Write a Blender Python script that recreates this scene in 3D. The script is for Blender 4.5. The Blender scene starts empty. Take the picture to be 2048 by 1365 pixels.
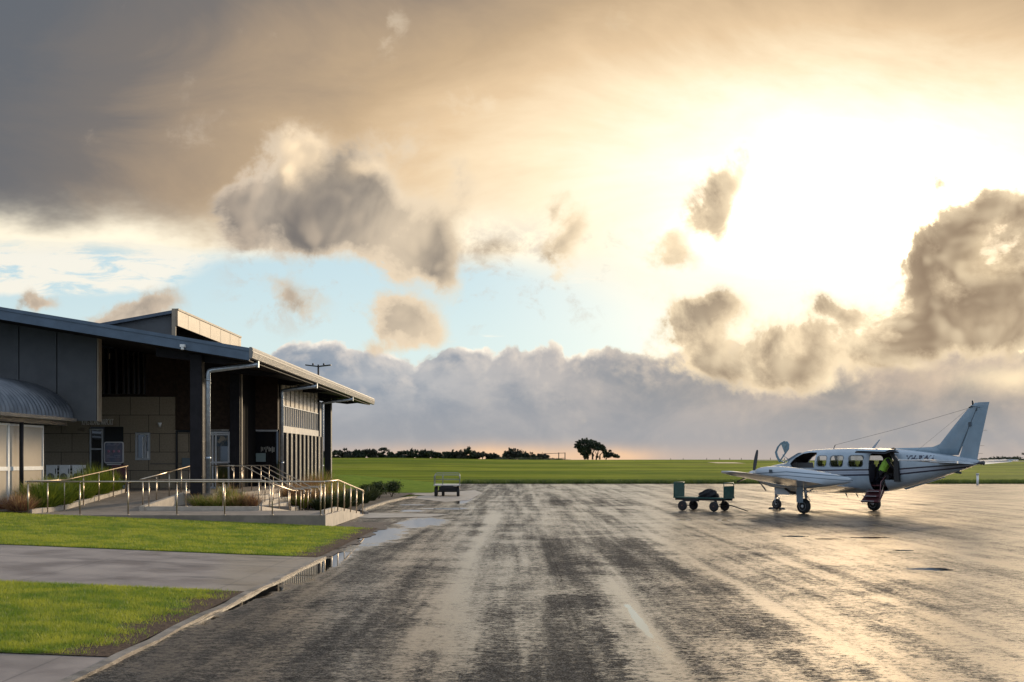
import bpy, bmesh, math, random
import numpy as np
from mathutils import Vector, Matrix
R = math.radians
S = bpy.context.scene
random.seed(7)
rng = np.random.default_rng(7)

# ------------------------------------------------------------------ camera
FPX, HC, VPX, HZY = 2275.0, 2.03, 1040.0, 920.5
cam = bpy.data.objects.new('camera', bpy.data.cameras.new('camera'))
S.collection.objects.link(cam)
cam.location = (0, 0, HC)
cam.rotation_euler = (R(90), 0, 0.00703)
cam.data.sensor_width = 36
cam.data.lens = FPX / 2048 * 36
cam.data.shift_y = (HZY - 682.5) / 2048
cam.data.clip_end = 6000
S.camera = cam
S.view_settings.view_transform = 'Standard'
S.view_settings.look = 'None'
S.view_settings.exposure = 0.22
S.view_settings.gamma = 1

# ------------------------------------------------------------------ node helper
class NT:
    def __init__(s, tree):
        s.t = tree; s.n = tree.nodes; s.l = tree.links
    def new(s, typ, **kw):
        n = s.n.new(typ)
        for k, v in kw.items(): setattr(n, k, v)
        return n
    def put(s, sock, v):
        if v is None: return
        if isinstance(v, bpy.types.NodeSocket): s.l.new(v, sock)
        else:
            if sock.type == 'RGBA' and len(v) == 3: v = (*v, 1)
            sock.default_value = v
    def m(s, op, a, b=None, c=None, clamp=False):
        n = s.new('ShaderNodeMath', operation=op, use_clamp=clamp)
        s.put(n.inputs[0], a); s.put(n.inputs[1], b)
        if c is not None: s.put(n.inputs[2], c)
        return n.outputs[0]
    def add(s, a, b): return s.m('ADD', a, b)
    def sub(s, a, b): return s.m('SUBTRACT', a, b)
    def mul(s, a, b): return s.m('MULTIPLY', a, b)
    def vec(s, x, y, z=0.0):
        n = s.new('ShaderNodeCombineXYZ')
        s.put(n.inputs[0], x); s.put(n.inputs[1], y); s.put(n.inputs[2], z)
        return n.outputs[0]
    def sep(s, v):
        n = s.new('ShaderNodeSeparateXYZ'); s.put(n.inputs[0], v); return n.outputs
    def mr(s, v, a, b, c=0.0, d=1.0, smooth=True):
        n = s.new('ShaderNodeMapRange', interpolation_type='SMOOTHSTEP' if smooth else 'LINEAR')
        n.clamp = True
        for i, x in enumerate((v, a, b, c, d)): s.put(n.inputs[i], x)
        return n.outputs[0]
    def mix(s, f, a, b):
        n = s.new('ShaderNodeMix', data_type='RGBA')
        s.put(n.inputs[0], f); s.put(n.inputs[6], a); s.put(n.inputs[7], b)
        return n.outputs[2]
    def noise(s, v, scale, detail=4, rough=.55, dist=0.0, dims='3D'):
        n = s.new('ShaderNodeTexNoise', noise_dimensions=dims)
        s.put(n.inputs['Vector'], v); n.inputs['Scale'].default_value = scale
        n.inputs['Detail'].default_value = detail; n.inputs['Roughness'].default_value = rough
        n.inputs['Distortion'].default_value = dist
        return n.outputs['Fac']
    def puff(s, v, scale, detail=3, rough=.55):
        n = s.new('ShaderNodeTexVoronoi', feature='F1'); n.normalize = True
        s.put(n.inputs['Vector'], v); n.inputs['Scale'].default_value = scale
        n.inputs['Detail'].default_value = detail; n.inputs['Roughness'].default_value = rough
        return s.sub(.33, n.outputs['Distance'])
    def ramp(s, f, pts, interp='LINEAR'):
        n = s.new('ShaderNodeValToRGB'); cr = n.color_ramp; cr.interpolation = interp
        while len(cr.elements) > 1: cr.elements.remove(cr.elements[-1])
        cr.elements[0].position = pts[0][0]; cr.elements[0].color = (*pts[0][1], 1)
        for p, c in pts[1:]:
            e = cr.elements.new(p); e.color = (*c, 1)
        s.put(n.inputs[0], f); return n.outputs[0]
    def scl(s, v, x, y, z=1.0):
        n = s.new('ShaderNodeVectorMath', operation='MULTIPLY')
        s.put(n.inputs[0], v); n.inputs[1].default_value = (x, y, z); return n.outputs[0]

# ------------------------------------------------------------------ sky (world)
SUN_AZ, SUN_EL = R(34), R(13)
W = bpy.data.worlds.new('World'); S.world = W; W.use_nodes = True
w = NT(W.node_tree); w.n.clear()
tc = w.new('ShaderNodeTexCoord').outputs['Generated']
dx, dy, dz = w.sep(tc)
yc = w.m('MAXIMUM', dy, 0.12)
U = w.add(w.mul(w.m('DIVIDE', dx, yc), 2.275), 1.04)        # tangent of azimuth, scaled
V = w.sub(0.9205, w.mul(w.m('DIVIDE', w.m('MAXIMUM', dz, 0.0), yc), 2.275))   # tangent of elevation, downwards
P0 = w.vec(U, V)
def gauss(cx, cy, rx, ry, amp=1.0):
    a = w.mul(w.sub(U_, cx), 1 / rx); b = w.mul(w.sub(V_, cy), 1 / ry)
    r2 = w.add(w.mul(a, a), w.mul(b, b))
    return w.mul(w.m('EXPONENT', w.mul(r2, -1.0)), amp)
def gsum(lst):
    tot = None
    for g in lst:
        x = gauss(*g); tot = x if tot is None else w.add(tot, x)
    return tot
# warp
wn1 = w.sub(w.noise(P0, 3.0, 5, .6), .5)
wn2 = w.sub(w.noise(w.vec(w.add(U, 7.3), V, 3.1), 3.0, 5, .6), .5)
U_ = w.add(U, w.mul(wn1, .10)); V_ = w.add(V, w.mul(wn2, .07))
# high deck
a = w.mul(w.sub(U_, 1.74), 1 / 1.12); b = w.mul(w.sub(V_, .42), 1 / .47)
d = w.m('SQRT', w.add(w.mul(a, a), w.mul(b, b)))
streak = w.sub(w.noise(w.scl(P0, 1.1, 2.4), 1.6, 6, .6, .6), .5)
d = w.add(d, w.mul(streak, .52))
deck = w.ramp(w.mul(d, .4), [(0, (7.5, 5.4, 3.1)), (.08, (4.2, 3.2, 2.05)), (.12, (1.9, 1.55, 1.12)), (.155, (1.20, 1.05, .84)), (.20, (1.0, .90, .70)), (.245, (.94, .77, .53)), (.32, (.72, .53, .33)),
             (.40, (.51, .37, .23)), (.50, (.33, .252, .182)), (.575, (.175, .158, .148)), (.67, (.122, .130, .145)), (.82, (.098, .120, .152))])
glow = deck
# deck lower edge, with its bright rim
edge = w.add(w.mul(w.m('MINIMUM', w.m('MAXIMUM', U, -.5), 2.5), .035), .492)
en = w.sub(w.noise(w.scl(P0, 1.0, 2.0), 3.2, 5, .6), .5)
edge = w.add(edge, w.mul(en, .05))
ed = w.sub(edge, V)                                  # >0 inside the deck
rw = w.mr(U, .45, 1.15, .052, .125)
rr_ = w.m('DIVIDE', w.sub(w.add(ed, w.mul(en, .10)), .010), rw)
rim = w.m('EXPONENT', w.mul(w.mul(rr_, rr_), -1.0))
deck = w.mix(w.mul(rim, w.mr(U, 1.0, 1.45, .95, .0)), deck, (1.0, .90, .70))
cov_deck = w.mr(ed, w.mr(U, .9, 1.5, -.02, -.16), w.mr(U, .9, 1.5, .025, .10))
# bright cream veil on the right, between deck and bank
vn = w.sub(w.noise(w.scl(P0, .8, 5.0), 3.0, 5, .6), .5)
veil = w.mul(w.mr(U_, .85, 1.6, 0, .96), w.mr(w.add(V, w.mul(vn, .05)), .53, .76, 1.0, .0))
veilcol = w.mix(w.mr(U, 1.05, 1.5), (.92, .89, .78), w.mix(w.mr(V, .52, .70), glow, (1.3, 1.08, .80)))
# thin streaks in the gap
wv = w.noise(w.scl(P0, 1.5, 6.0), 5.0, 9, .66, .5)
wisp = w.mul(w.mr(wv, .36, .52), w.mul(w.mr(V_, .575, .592, 1, 0), w.mr(w.add(U, w.mul(w.sub(V, .5), 1.6)), .40, .50, 1, 0)))
wisp2 = w.mul(w.mr(w.noise(w.scl(P0, 1.2, 9.0), 5.0, 6, .6), .45, .62),
              w.m('MAXIMUM', w.mul(w.mr(w.m('ABSOLUTE', w.sub(V_, .566)), .0, .022, 1, 0), w.mr(U, 1.05, 1.2)),
                  w.mul(w.mr(w.m('ABSOLUTE', w.sub(V, .677)), .002, .010, 1, 0), w.mr(w.m('ABSOLUTE', w.sub(U, .94)), .06, .09, 1, 0))))
wisp = w.m('MAXIMUM', wisp, w.mul(wisp2, .9))
# cumulus density
q1 = w.vec(U, V, .7)
nA = w.sub(w.noise(q1, 5.2, 8, .63, .35), .5)
nL = w.sub(w.noise(q1, 5.2, 3, .55, .35), .5)
nL2 = w.sub(w.noise(w.vec(w.add(U, .020), w.sub(V, .022), .7), 5.2, 3, .55, .35), .5)
pf = w.puff(w.vec(w.add(U, w.mul(wn1, .12)), w.add(V, w.mul(wn2, .12)), .3), 9.5)
n1 = w.add(nA, w.mul(pf, .42))
n2 = w.sub(w.noise(w.vec(V, U, 4.2), 6.5, 6, .62), .5)
n3 = w.sub(w.noise(w.vec(U, w.mul(V, 1.2), 8.8), 19.0, 6, .66, .4), .5)
U_ = w.add(U, w.mul(n1, .13)); V_ = w.add(V, w.mul(n2, .11))
g = gsum([(.495, .44, .040, .055, .85), (.525, .385, .055, .055, 1.0), (.60, .42, .075, .060, .95), (.62, .475, .040, .030, .7), (.69, .41, .07, .055, .9), (.605, .315, .060, .055, 1.15),
          (.75, .445, .085, .065, 1.15), (.80, .515, .060, .045, 1.1), (.855, .46, .055, .055, .95), (.55, .50, .05, .03, .45), (.88, .53, .04, .05, .5), (.82, .30, .09, .05, .38), (.925, .375, .032, .050, .55), (.72, .36, .05, .035, .55),
          (.56, .57, .055, .028, .50), (.635, .605, .050, .030, .42), (.79, .625, .058, .042, 1.25), (.825, .668, .060, .040, 1.15), (.74, .70, .04, .02, .5), (.90, .57, .03, .05, .30),
          (1.15, .43, .035, .045, .55), (1.13, .51, .030, .045, .52), (1.00, .50, .08, .030, .34),
          (1.445, .37, .036, .045, .80), (1.41, .435, .048, .036, .75), (1.335, .485, .040, .040, .62), (1.475, .315, .020, .040, .45), (1.36, .52, .07, .025, .40),
          (1.42, .625, .070, .036, 1.1), (1.40, .70, .060, .050, .9), (1.58, .695, .085, .045, .9), (1.68, .635, .060, .030, .66), (1.57, .755, .10, .040, .8), (1.74, .70, .08, .04, .9),
          (1.84, .63, .060, .065, 1.0), (1.835, .54, .030, .060, .8), (1.91, .485, .055, .060, 1.0), (2.00, .425, .060, .045, 1.0), (2.03, .60, .10, .075, 1.1), (1.93, .66, .12, .045, 1.05), (1.875, .375, .030, .030, .5), (2.12, .48, .07, .10, 1.1),
          (.27, .612, .055, .022, .80), (.20, .632, .045, .018, .70), (.34, .605, .045, .025, .42), (.085, .605, .032, .018, .66), (.40, .27, .09, .035, .22), (.96, .20, .07, .03, .34), (.80, .06, .03, .035, .30)])
D1 = w.add(w.add(w.mul(g, w.add(1.0, w.mul(n1, 1.3))), w.mul(n1, .85)), w.mul(n3, .42))
aC = w.mr(D1, .12, .60, 0, 1.0)
lit = w.mr(w.sub(nL, nL2), -.03, .13)
thick = w.mr(w.add(w.add(w.mul(w.m('MINIMUM', D1, 1.0), .62), w.mr(U, 1.2, 1.45, 0, .12)), w.add(w.mul(w.add(w.mul(nL, .75), w.mul(nA, .25)), 1.5), w.mul(pf, .25))), .10, .92)
darkc = w.mix(w.mr(U, .6, 1.9), (.160, .146, .138), (.275, .20, .135))
midc = w.mix(w.mr(U, .4, 1.5), (.60, .50, .39), (1.0, .80, .53))
litc = w.mix(w.mr(U, .4, 1.4), (.70, .56, .42), (1.05, .86, .58))
cum = w.mix(thick, midc, darkc)
cum = w.mix(w.mul(lit, w.mr(thick, 0, 1, .55, .42)), cum, litc)
knob = w.m('MINIMUM', w.add(gauss(.610, .300, .055, .044, 1.4), w.add(gauss(.735, .345, .045, .022, .6), w.add(gauss(.575, .345, .03, .03, .5), gauss(1.985, .53, .05, .04, .3)))), 1.0)
cum = w.mix(w.mul(knob, w.mr(w.sub(nL, nL2), -.08, .06, .55, 1.0)), cum, w.mix(w.mr(U, .8, 1.6), (1.0, .78, .52), (1.1, .86, .52)))
# horizon bank
def banktop(off, det=9):
    pu = w.add(U, off[0]); pv = w.add(V, off[1])
    n = w.add(w.mul(w.sub(w.noise(w.vec(pu, pv, 9.0), 6.5, det, .60, .3), .5), .9), w.mul(w.puff(w.vec(w.add(pu, w.mul(wn1, .10)), w.mul(w.add(pv, w.mul(wn2, .08)), 1.25), 5.1), 8.0), .75))
    n0 = w.sub(w.noise(w.vec(pu, 0.0, 2.0), 3.0, 3, .5), .5)
    return w.add(w.sub(pv, w.mr(U, 1.3, 1.5, .694, .660)), w.add(w.mul(n, .19), w.mul(n0, .06)))
B1 = banktop((0, 0)); B2 = banktop((.012, -.016), 5)
aB = w.mul(w.mr(B1, .0, w.mr(U, 1.25, 1.5, .012, .04)), w.mr(U, -.4, .25, .8, 1.0))
blit = w.mr(w.sub(B1, B2), .010, .050)
bn = w.noise(w.scl(P0, 1.0, 1.5), 5.0, 8, .58, .3)
bank = w.mix(w.mr(U, .6, 1.9), (.325, .362, .405), (.41, .355, .30))
bank = w.mix(w.mr(bn, .34, .66), w.scl(bank, .74, .78, .84), w.scl(bank, 1.28, 1.18, 1.10))
bank = w.mix(w.mul(w.mr(V, .76, .88), .75), bank, (.325, .325, .340))
bank = w.mix(w.mul(w.mul(blit, .85), w.mr(B1, .0, .15, 1, .10)), bank, w.mix(w.mr(U, .8, 1.7), (.66, .60, .54), (.85, .66, .46)))
rimb = w.mul(w.mul(w.mr(w.add(B1, w.mul(n3, .03)), .000, .030, 1, 0), w.mr(U, 1.28, 1.4, 1, 0)), w.mr(w.noise(w.vec(U, 5.0, 1.0), 5.0, 4, .6), .40, .58, .10, 1.0))
bank = w.mix(rimb, bank, w.mix(w.mr(U, .8, 1.7), (1.0, .90, .76), (1.15, .95, .66)))
U_, V_ = U, w.add(V, w.mul(w.sub(w.noise(w.scl(P0, 3, 1), 3.0, 4, .6), .5), .02))
peach = w.m('MINIMUM', w.add(gauss(1.02, .914, .17, .022, 1.0), w.add(gauss(1.24, .914, .07, .016, .8), gauss(.8, .92, .5, .022, .38))), 1.0)
bank = w.mix(peach, bank, (.88, .56, .32))
bank = w.mix(w.mr(V, .875, .915, 0, .35), bank, (.55, .43, .36))
# warm patch low on the right
U_, V_ = w.add(U, w.mul(n1, .12)), w.add(V, w.mul(n2, .06))
bank = w.mix(w.m('MAXIMUM', gauss(2.02, .755, .09, .026, .8), w.m('MAXIMUM', gauss(1.84, .735, .04, .012, .6), gauss(1.49, .70, .012, .03, .8))), bank, (1.0, .80, .52))
# clear sky
clear = w.mix(w.mr(V, .5, .72), (.52, .68, .74), (.60, .74, .76))
clear = w.mix(w.mr(U, .9, 1.6), clear, (.82, .88, .82))
col = w.mix(veil, clear, veilcol)
col = w.mix(wisp, col, (.92, .86, .74))
col = w.mix(cov_deck, col, deck)
scud = w.mul(w.mr(w.add(n3, w.mul(nA, 1.6)), .0, .26), w.mul(w.mul(w.mr(V, .40, .52), w.mr(V, .62, .70, 1, 0)), w.mul(w.mr(U, .40, .52), w.mr(U, 1.1, 1.45, 1, 0))))
col = w.mix(w.mul(scud, .72), col, (.56, .52, .47))
col = w.mix(aB, col, bank)
col = w.mix(aC, col, cum)
# unseen sky above and behind the camera: cloud and blue, brightened as fill light
zen = w.mix(w.mr(w.noise(tc, 2.5, 5, .6), .3, .7), (.29, .43, .64), (.68, .73, .79))
f_up = w.mr(w.m('DIVIDE', w.m('MAXIMUM', dz, 0.0), yc), .46, .85)
f_bk = w.mr(dy, .30, .62, 1, 0)
col = w.mix(w.m('MAXIMUM', f_up, f_bk), col, zen)
sky = w.new('ShaderNodeTexSky', sky_type='NISHITA', sun_disc=False, sun_elevation=SUN_EL, sun_rotation=SUN_AZ)
bg1 = w.new('ShaderNodeBackground'); w.l.new(sky.outputs[0], bg1.inputs[0]); bg1.inputs[1].default_value = .10
bg2 = w.new('ShaderNodeBackground'); w.put(bg2.inputs[0], col); bg2.inputs[1].default_value = 1.0
cover = w.m('MAXIMUM', w.m('MAXIMUM', cov_deck, aB), w.m('MAXIMUM', aC, w.m('MAXIMUM', f_up, f_bk)))
cover = w.m('MAXIMUM', cover, .80)
mx = w.new('ShaderNodeMixShader'); w.put(mx.inputs[0], cover)
w.l.new(bg1.outputs[0], mx.inputs[1]); w.l.new(bg2.outputs[0], mx.inputs[2])
wo = w.new('ShaderNodeOutputWorld'); w.l.new(mx.outputs[0], wo.inputs[0])
W.cycles.sampling_method = 'NONE'

sun = bpy.data.objects.new('sun', bpy.data.lights.new('sun', 'SUN'))
S.collection.objects.link(sun)
sun.data.energy = 3.3; sun.data.angle = R(4.0); sun.data.color = (1.0, .80, .55)
sd = Vector((math.sin(SUN_AZ) * math.cos(SUN_EL), math.cos(SUN_AZ) * math.cos(SUN_EL), math.sin(SUN_EL)))
sun.rotation_euler = sd.to_track_quat('Z', 'Y').to_euler()
S.cycles.max_bounces = 5
S.cycles.sample_clamp_indirect = 6
# ------------------------------------------------------------------ materials
MATS = {}
def mat(name, col, rough=.6, metal=0.0, var=0.0, vscale=3.0, bump=0.0, bscale=30.0, spec=.5, coat=0.0, trans=0.0, stretch=(1, 1, 1), fn=None, space='Object'):
    if name in MATS: return MATS[name]
    M_ = bpy.data.materials.new(name); M_.use_nodes = True
    n = NT(M_.node_tree); n.n.clear()
    b = n.new('ShaderNodeBsdfPrincipled'); o = n.new('ShaderNodeOutputMaterial')
    n.l.new(b.outputs[0], o.inputs[0])
    b.inputs['Roughness'].default_value = rough; b.inputs['Metallic'].default_value = metal
    b.inputs['Specular IOR Level'].default_value = spec; b.inputs['Coat Weight'].default_value = coat
    b.inputs['Transmission Weight'].default_value = trans
    if space == 'World': co = n.new('ShaderNodeNewGeometry').outputs['Position']
    else: co = n.new('ShaderNodeTexCoord').outputs['Object']
    cs = n.scl(co, *stretch)
    c = (*col, 1)
    if var > 0:
        f = n.noise(cs, vscale, 6, .6)
        c = n.mix(n.mr(f, .3, .7), tuple(x * (1 - var) for x in col), tuple(min(1, x * (1 + var)) for x in col))
        n.put(b.inputs['Roughness'], n.mr(n.noise(cs, vscale * 2.3, 4), .3, .7, max(.02, rough - .12 * var * 2), min(1, rough + .12 * var * 2)))
    n.put(b.inputs['Base Color'], c)
    if bump > 0:
        bp = n.new('ShaderNodeBump'); bp.inputs['Strength'].default_value = bump
        bp.inputs['Distance'].default_value = .02
        n.put(bp.inputs['Height'], n.noise(cs, bscale, 4)); n.l.new(bp.outputs[0], b.inputs['Normal'])
    if fn: fn(n, b, co, c)
    MATS[name] = M_
    return M_

def leafmat(name, c1, c2, sc=1.5, tl=.35):
    """leaves and blades: a diffuse face that also lets some light through"""
    if name in MATS: return MATS[name]
    M_ = bpy.data.materials.new(name); M_.use_nodes = True
    n = NT(M_.node_tree); n.n.clear()
    co = n.new('ShaderNodeNewGeometry').outputs['Position']
    c = n.mix(n.mr(n.noise(co, sc, 6, .65), .34, .66), c1, c2)
    d_ = n.new('ShaderNodeBsdfDiffuse'); t_ = n.new('ShaderNodeBsdfTranslucent')
    g_ = n.new('ShaderNodeBsdfGlossy'); g_.inputs['Roughness'].default_value = .45
    n.put(d_.inputs[0], c); n.put(t_.inputs[0], c)
    m1 = n.new('ShaderNodeMixShader'); m1.inputs[0].default_value = tl
    n.l.new(d_.outputs[0], m1.inputs[1]); n.l.new(t_.outputs[0], m1.inputs[2])
    m2 = n.new('ShaderNodeMixShader'); m2.inputs[0].default_value = .04
    n.l.new(m1.outputs[0], m2.inputs[1]); n.l.new(g_.outputs[0], m2.inputs[2])
    o = n.new('ShaderNodeOutputMaterial'); n.l.new(m2.outputs[0], o.inputs[0])
    MATS[name] = M_
    return M_

# ------------------------------------------------------------------ object helpers
COL = S.collection
def tag(o, label=None, cat=None, group=None, kind=None):
    if label: o['label'] = label
    if cat: o['category'] = cat
    if group: o['group'] = group
    if kind: o['kind'] = kind
    return o
def thing(name, label, cat, loc=(0, 0, 0), rz=0.0, group=None):
    o = bpy.data.objects.new(name, None); COL.objects.link(o)
    o.location = loc; o.rotation_euler = (0, 0, rz); o.empty_display_size = .2
    return tag(o, label, cat, group)
def copy_tree(o, parent=None):
    c = o.copy(); COL.objects.link(c)
    if parent is not None: c.parent = parent
    for ch in list(o.children): copy_tree(ch, c)
    return c

class MB:
    """collects shapes and links them as one mesh object"""
    def __init__(s): s.v = []; s.f = []; s.sm = []
    def _a(s, vs, fs, smooth=False):
        k = len(s.v); s.v += [tuple(v) for v in vs]; s.f += [tuple(i + k for i in f) for f in fs]; s.sm += [smooth] * len(fs); return s
    def boxp(s, p, q):
        (x0, y0, z0), (x1, y1, z1) = p, q
        vs = [(x, y, z) for z in (z0, z1) for y in (y0, y1) for x in (x0, x1)]
        return s._a(vs, [(0, 2, 3, 1), (4, 5, 7, 6), (0, 1, 5, 4), (2, 6, 7, 3), (0, 4, 6, 2), (1, 3, 7, 5)])
    def box(s, c, d, rz=0, rx=0, ry=0):
        M_ = Matrix.Translation(c) @ Matrix.Rotation(rz, 4, 'Z') @ Matrix.Rotation(ry, 4, 'Y') @ Matrix.Rotation(rx, 4, 'X')
        h = [x / 2 for x in d]
        vs = [M_ @ Vector((x, y, z)) for z in (-h[2], h[2]) for y in (-h[1], h[1]) for x in (-h[0], h[0])]
        return s._a(vs, [(0, 2, 3, 1), (4, 5, 7, 6), (0, 1, 5, 4), (2, 6, 7, 3), (0, 4, 6, 2), (1, 3, 7, 5)])
    def bar(s, a, b, w_, h_, up=(0, 0, 1)):
        a, b = Vector(a), Vector(b); t = (b - a).normalized(); u = Vector(up)
        sd_ = t.cross(u)
        if sd_.length < 1e-4: sd_ = t.cross(Vector((1, 0, 0)))
        sd_.normalize(); u = sd_.cross(t).normalized()
        vs = []
        for p in (a, b):
            for i, j in ((-1, -1), (1, -1), (1, 1), (-1, 1)): vs.append(p + sd_ * (w_ / 2 * i) + u * (h_ / 2 * j))
        return s._a(vs, [(0, 1, 2, 3), (7, 6, 5, 4), (0, 4, 5, 1), (1, 5, 6, 2), (2, 6, 7, 3), (3, 7, 4, 0)])
    def tube(s, pts, r, n=8, caps=True):
        pts = [Vector(p) for p in pts]; rs = r if isinstance(r, (list, tuple)) else [r] * len(pts)
        vs = []; fs = []; x = None
        for i, p in enumerate(pts):
            t = (pts[min(i + 1, len(pts) - 1)] - pts[max(i - 1, 0)]).normalized()
            if x is None: x = t.cross(Vector((0, 0, 1)) if abs(t.z) < .9 else Vector((1, 0, 0)))
            x = (x - t * x.dot(t)).normalized(); y = x.cross(t)
            for k in range(n):
                a_ = 2 * math.pi * k / n; vs.append(p + (x * math.cos(a_) + y * math.sin(a_)) * rs[i])
        for i in range(len(pts) - 1):
            for k in range(n):
                fs.append((i * n + k, i * n + (k + 1) % n, (i + 1) * n + (k + 1) % n, (i + 1) * n + k))
        s._a(vs, fs, True)
        if caps: s._a(vs[:n], [tuple(range(n))]); s._a(vs[-n:], [tuple(reversed(range(n)))])
        return s
    def prism(s, poly, lo, hi, axis='z'):
        """poly in the two other axes (x,y for z; x,z for y; y,z for x)"""
        def P(a_, b_, c_): return {'z': (a_, b_, c_), 'y': (a_, c_, b_), 'x': (c_, a_, b_)}[axis]
        n = len(poly); vs = [P(*p, lo) for p in poly] + [P(*p, hi) for p in poly]
        fs = [tuple(range(n)), tuple(range(2 * n - 1, n - 1, -1))] + [(i, i + n, (i + 1) % n + n, (i + 1) % n) for i in range(n)]
        return s._a(vs, fs)
    def loft(s, rings, closed=True, caps=True, smooth=True):
        n = len(rings[0]); vs = [p for r_ in rings for p in r_]; fs = []
        for i in range(len(rings) - 1):
            for k in range(n if closed else n - 1):
                fs.append((i * n + k, i * n + (k + 1) % n, (i + 1) * n + (k + 1) % n, (i + 1) * n + k))
        s._a(vs, fs, smooth)
        if caps and closed:
            s._a(rings[0], [tuple(range(n))]); s._a(rings[-1], [tuple(reversed(range(n)))])
        return s
    def lathe(s, prof, c, ax='y', n=20):
        rings = []
        for r_, h_ in prof:
            ring = []
            for k in range(n):
                a_ = 2 * math.pi * k / n; u_, v_ = r_ * math.cos(a_), r_ * math.sin(a_)
                p = {'y': (u_, h_, v_), 'x': (h_, u_, v_), 'z': (u_, v_, h_)}[ax]
                ring.append(tuple(p[i] + c[i] for i in range(3)))
            rings.append(ring)
        return s.loft(rings)
    def build(s, name, m, parent=None, fix=True, bevel=0.0, local=False):
        me = bpy.data.meshes.new(name)
        off = Vector((0, 0, 0))
        if parent is not None and not local:
            q = parent
            while q is not None: off += q.location; q = q.parent
        me.from_pydata([Vector(v) - off for v in s.v], [], s.f)
        me.polygons.foreach_set('use_smooth', s.sm)
        if fix:
            bm = bmesh.new(); bm.from_mesh(me); bmesh.ops.remove_doubles(bm, verts=bm.verts, dist=1e-5)
            bmesh.ops.recalc_face_normals(bm, faces=bm.faces)
            if bevel > 0:
                es = [e for e in bm.edges if len(e.link_faces) == 2 and e.calc_face_angle() > R(35)]
                bmesh.ops.bevel(bm, geom=es, offset=bevel, segments=2, affect='EDGES', profile=.5)
            bm.to_mesh(me); bm.free()
        if m is not None: me.materials.append(m)
        o = bpy.data.objects.new(name, me); COL.objects.link(o)
        if parent is not None: o.parent = parent
        return o
def text_mesh(txt, size, name, m, parent, xf, thick=.006, bold=0.0):
    cu = bpy.data.curves.new('lettering', 'FONT'); cu.body = txt; cu.size = size; cu.extrude = thick
    cu.align_x = 'CENTER'; cu.offset = bold
    to = bpy.data.objects.new('lettering', cu); COL.objects.link(to)
    me = bpy.data.meshes.new_from_object(to.evaluated_get(bpy.context.evaluated_depsgraph_get()))
    bpy.data.objects.remove(to); bpy.data.curves.remove(cu)
    for v in me.vertices: v.co = xf(v.co)
    me.materials.clear(); me.materials.append(m); me.name = name
    o = bpy.data.objects.new(name, me); COL.objects.link(o)
    if parent: o.parent = parent
    return o
def sst(x, a_, b_):
    t = min(1, max(0, (x - a_) / (b_ - a_))); return t * t * (3 - 2 * t)

# ------------------------------------------------------------------ common materials
concrete = mat('concrete', (.205, .165, .13), .75, var=.22, vscale=2.2, bump=.25, bscale=60)
concrete_pale = mat('concrete_pale', (.40, .34, .27), .7, var=.16, vscale=3, bump=.2, bscale=60)
path_conc = mat('path_concrete', (.30, .27, .25), .6, var=.20, vscale=1.2, bump=.25, bscale=50, space='World')
steel = mat('brushed_steel', (.50, .41, .31), .34, 1.0, var=.12, vscale=12)
galv = mat('galvanised_steel', (.46, .50, .54), .42, .75, var=.18, vscale=9)
charcoal = mat('charcoal_paint', (.017, .0155, .018), .55, var=.2, vscale=4, spec=.15)
roofsteel = mat('roof_sheet', (.07, .09, .12), .42, .3, var=.18, vscale=2.5)
fascia_m = mat('fascia_paint', (.085, .12, .165), .42, .2, var=.15, vscale=1.6)
gutter_m = mat('gutter_paint', (.22, .205, .19), .45, .2, var=.15, vscale=2.5)
black_m = mat('black_paint', (.012, .012, .013), .5)
white_m = mat('white_paint', (.78, .77, .74), .35, var=.05, vscale=6)
def glass(name, col, rough=.05, metal=.0):
    return mat(name, col, rough, metal, spec=1.0)
dark_glass = glass('dark_glass', (.012, .012, .014), .04)
mirror_glass = mat('reflective_glass', (.62, .60, .56), .04, .9)
soil = mat('mulch', (.055, .042, .032), .95, var=.5, vscale=9, bump=.9, bscale=22, space='World')

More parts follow.
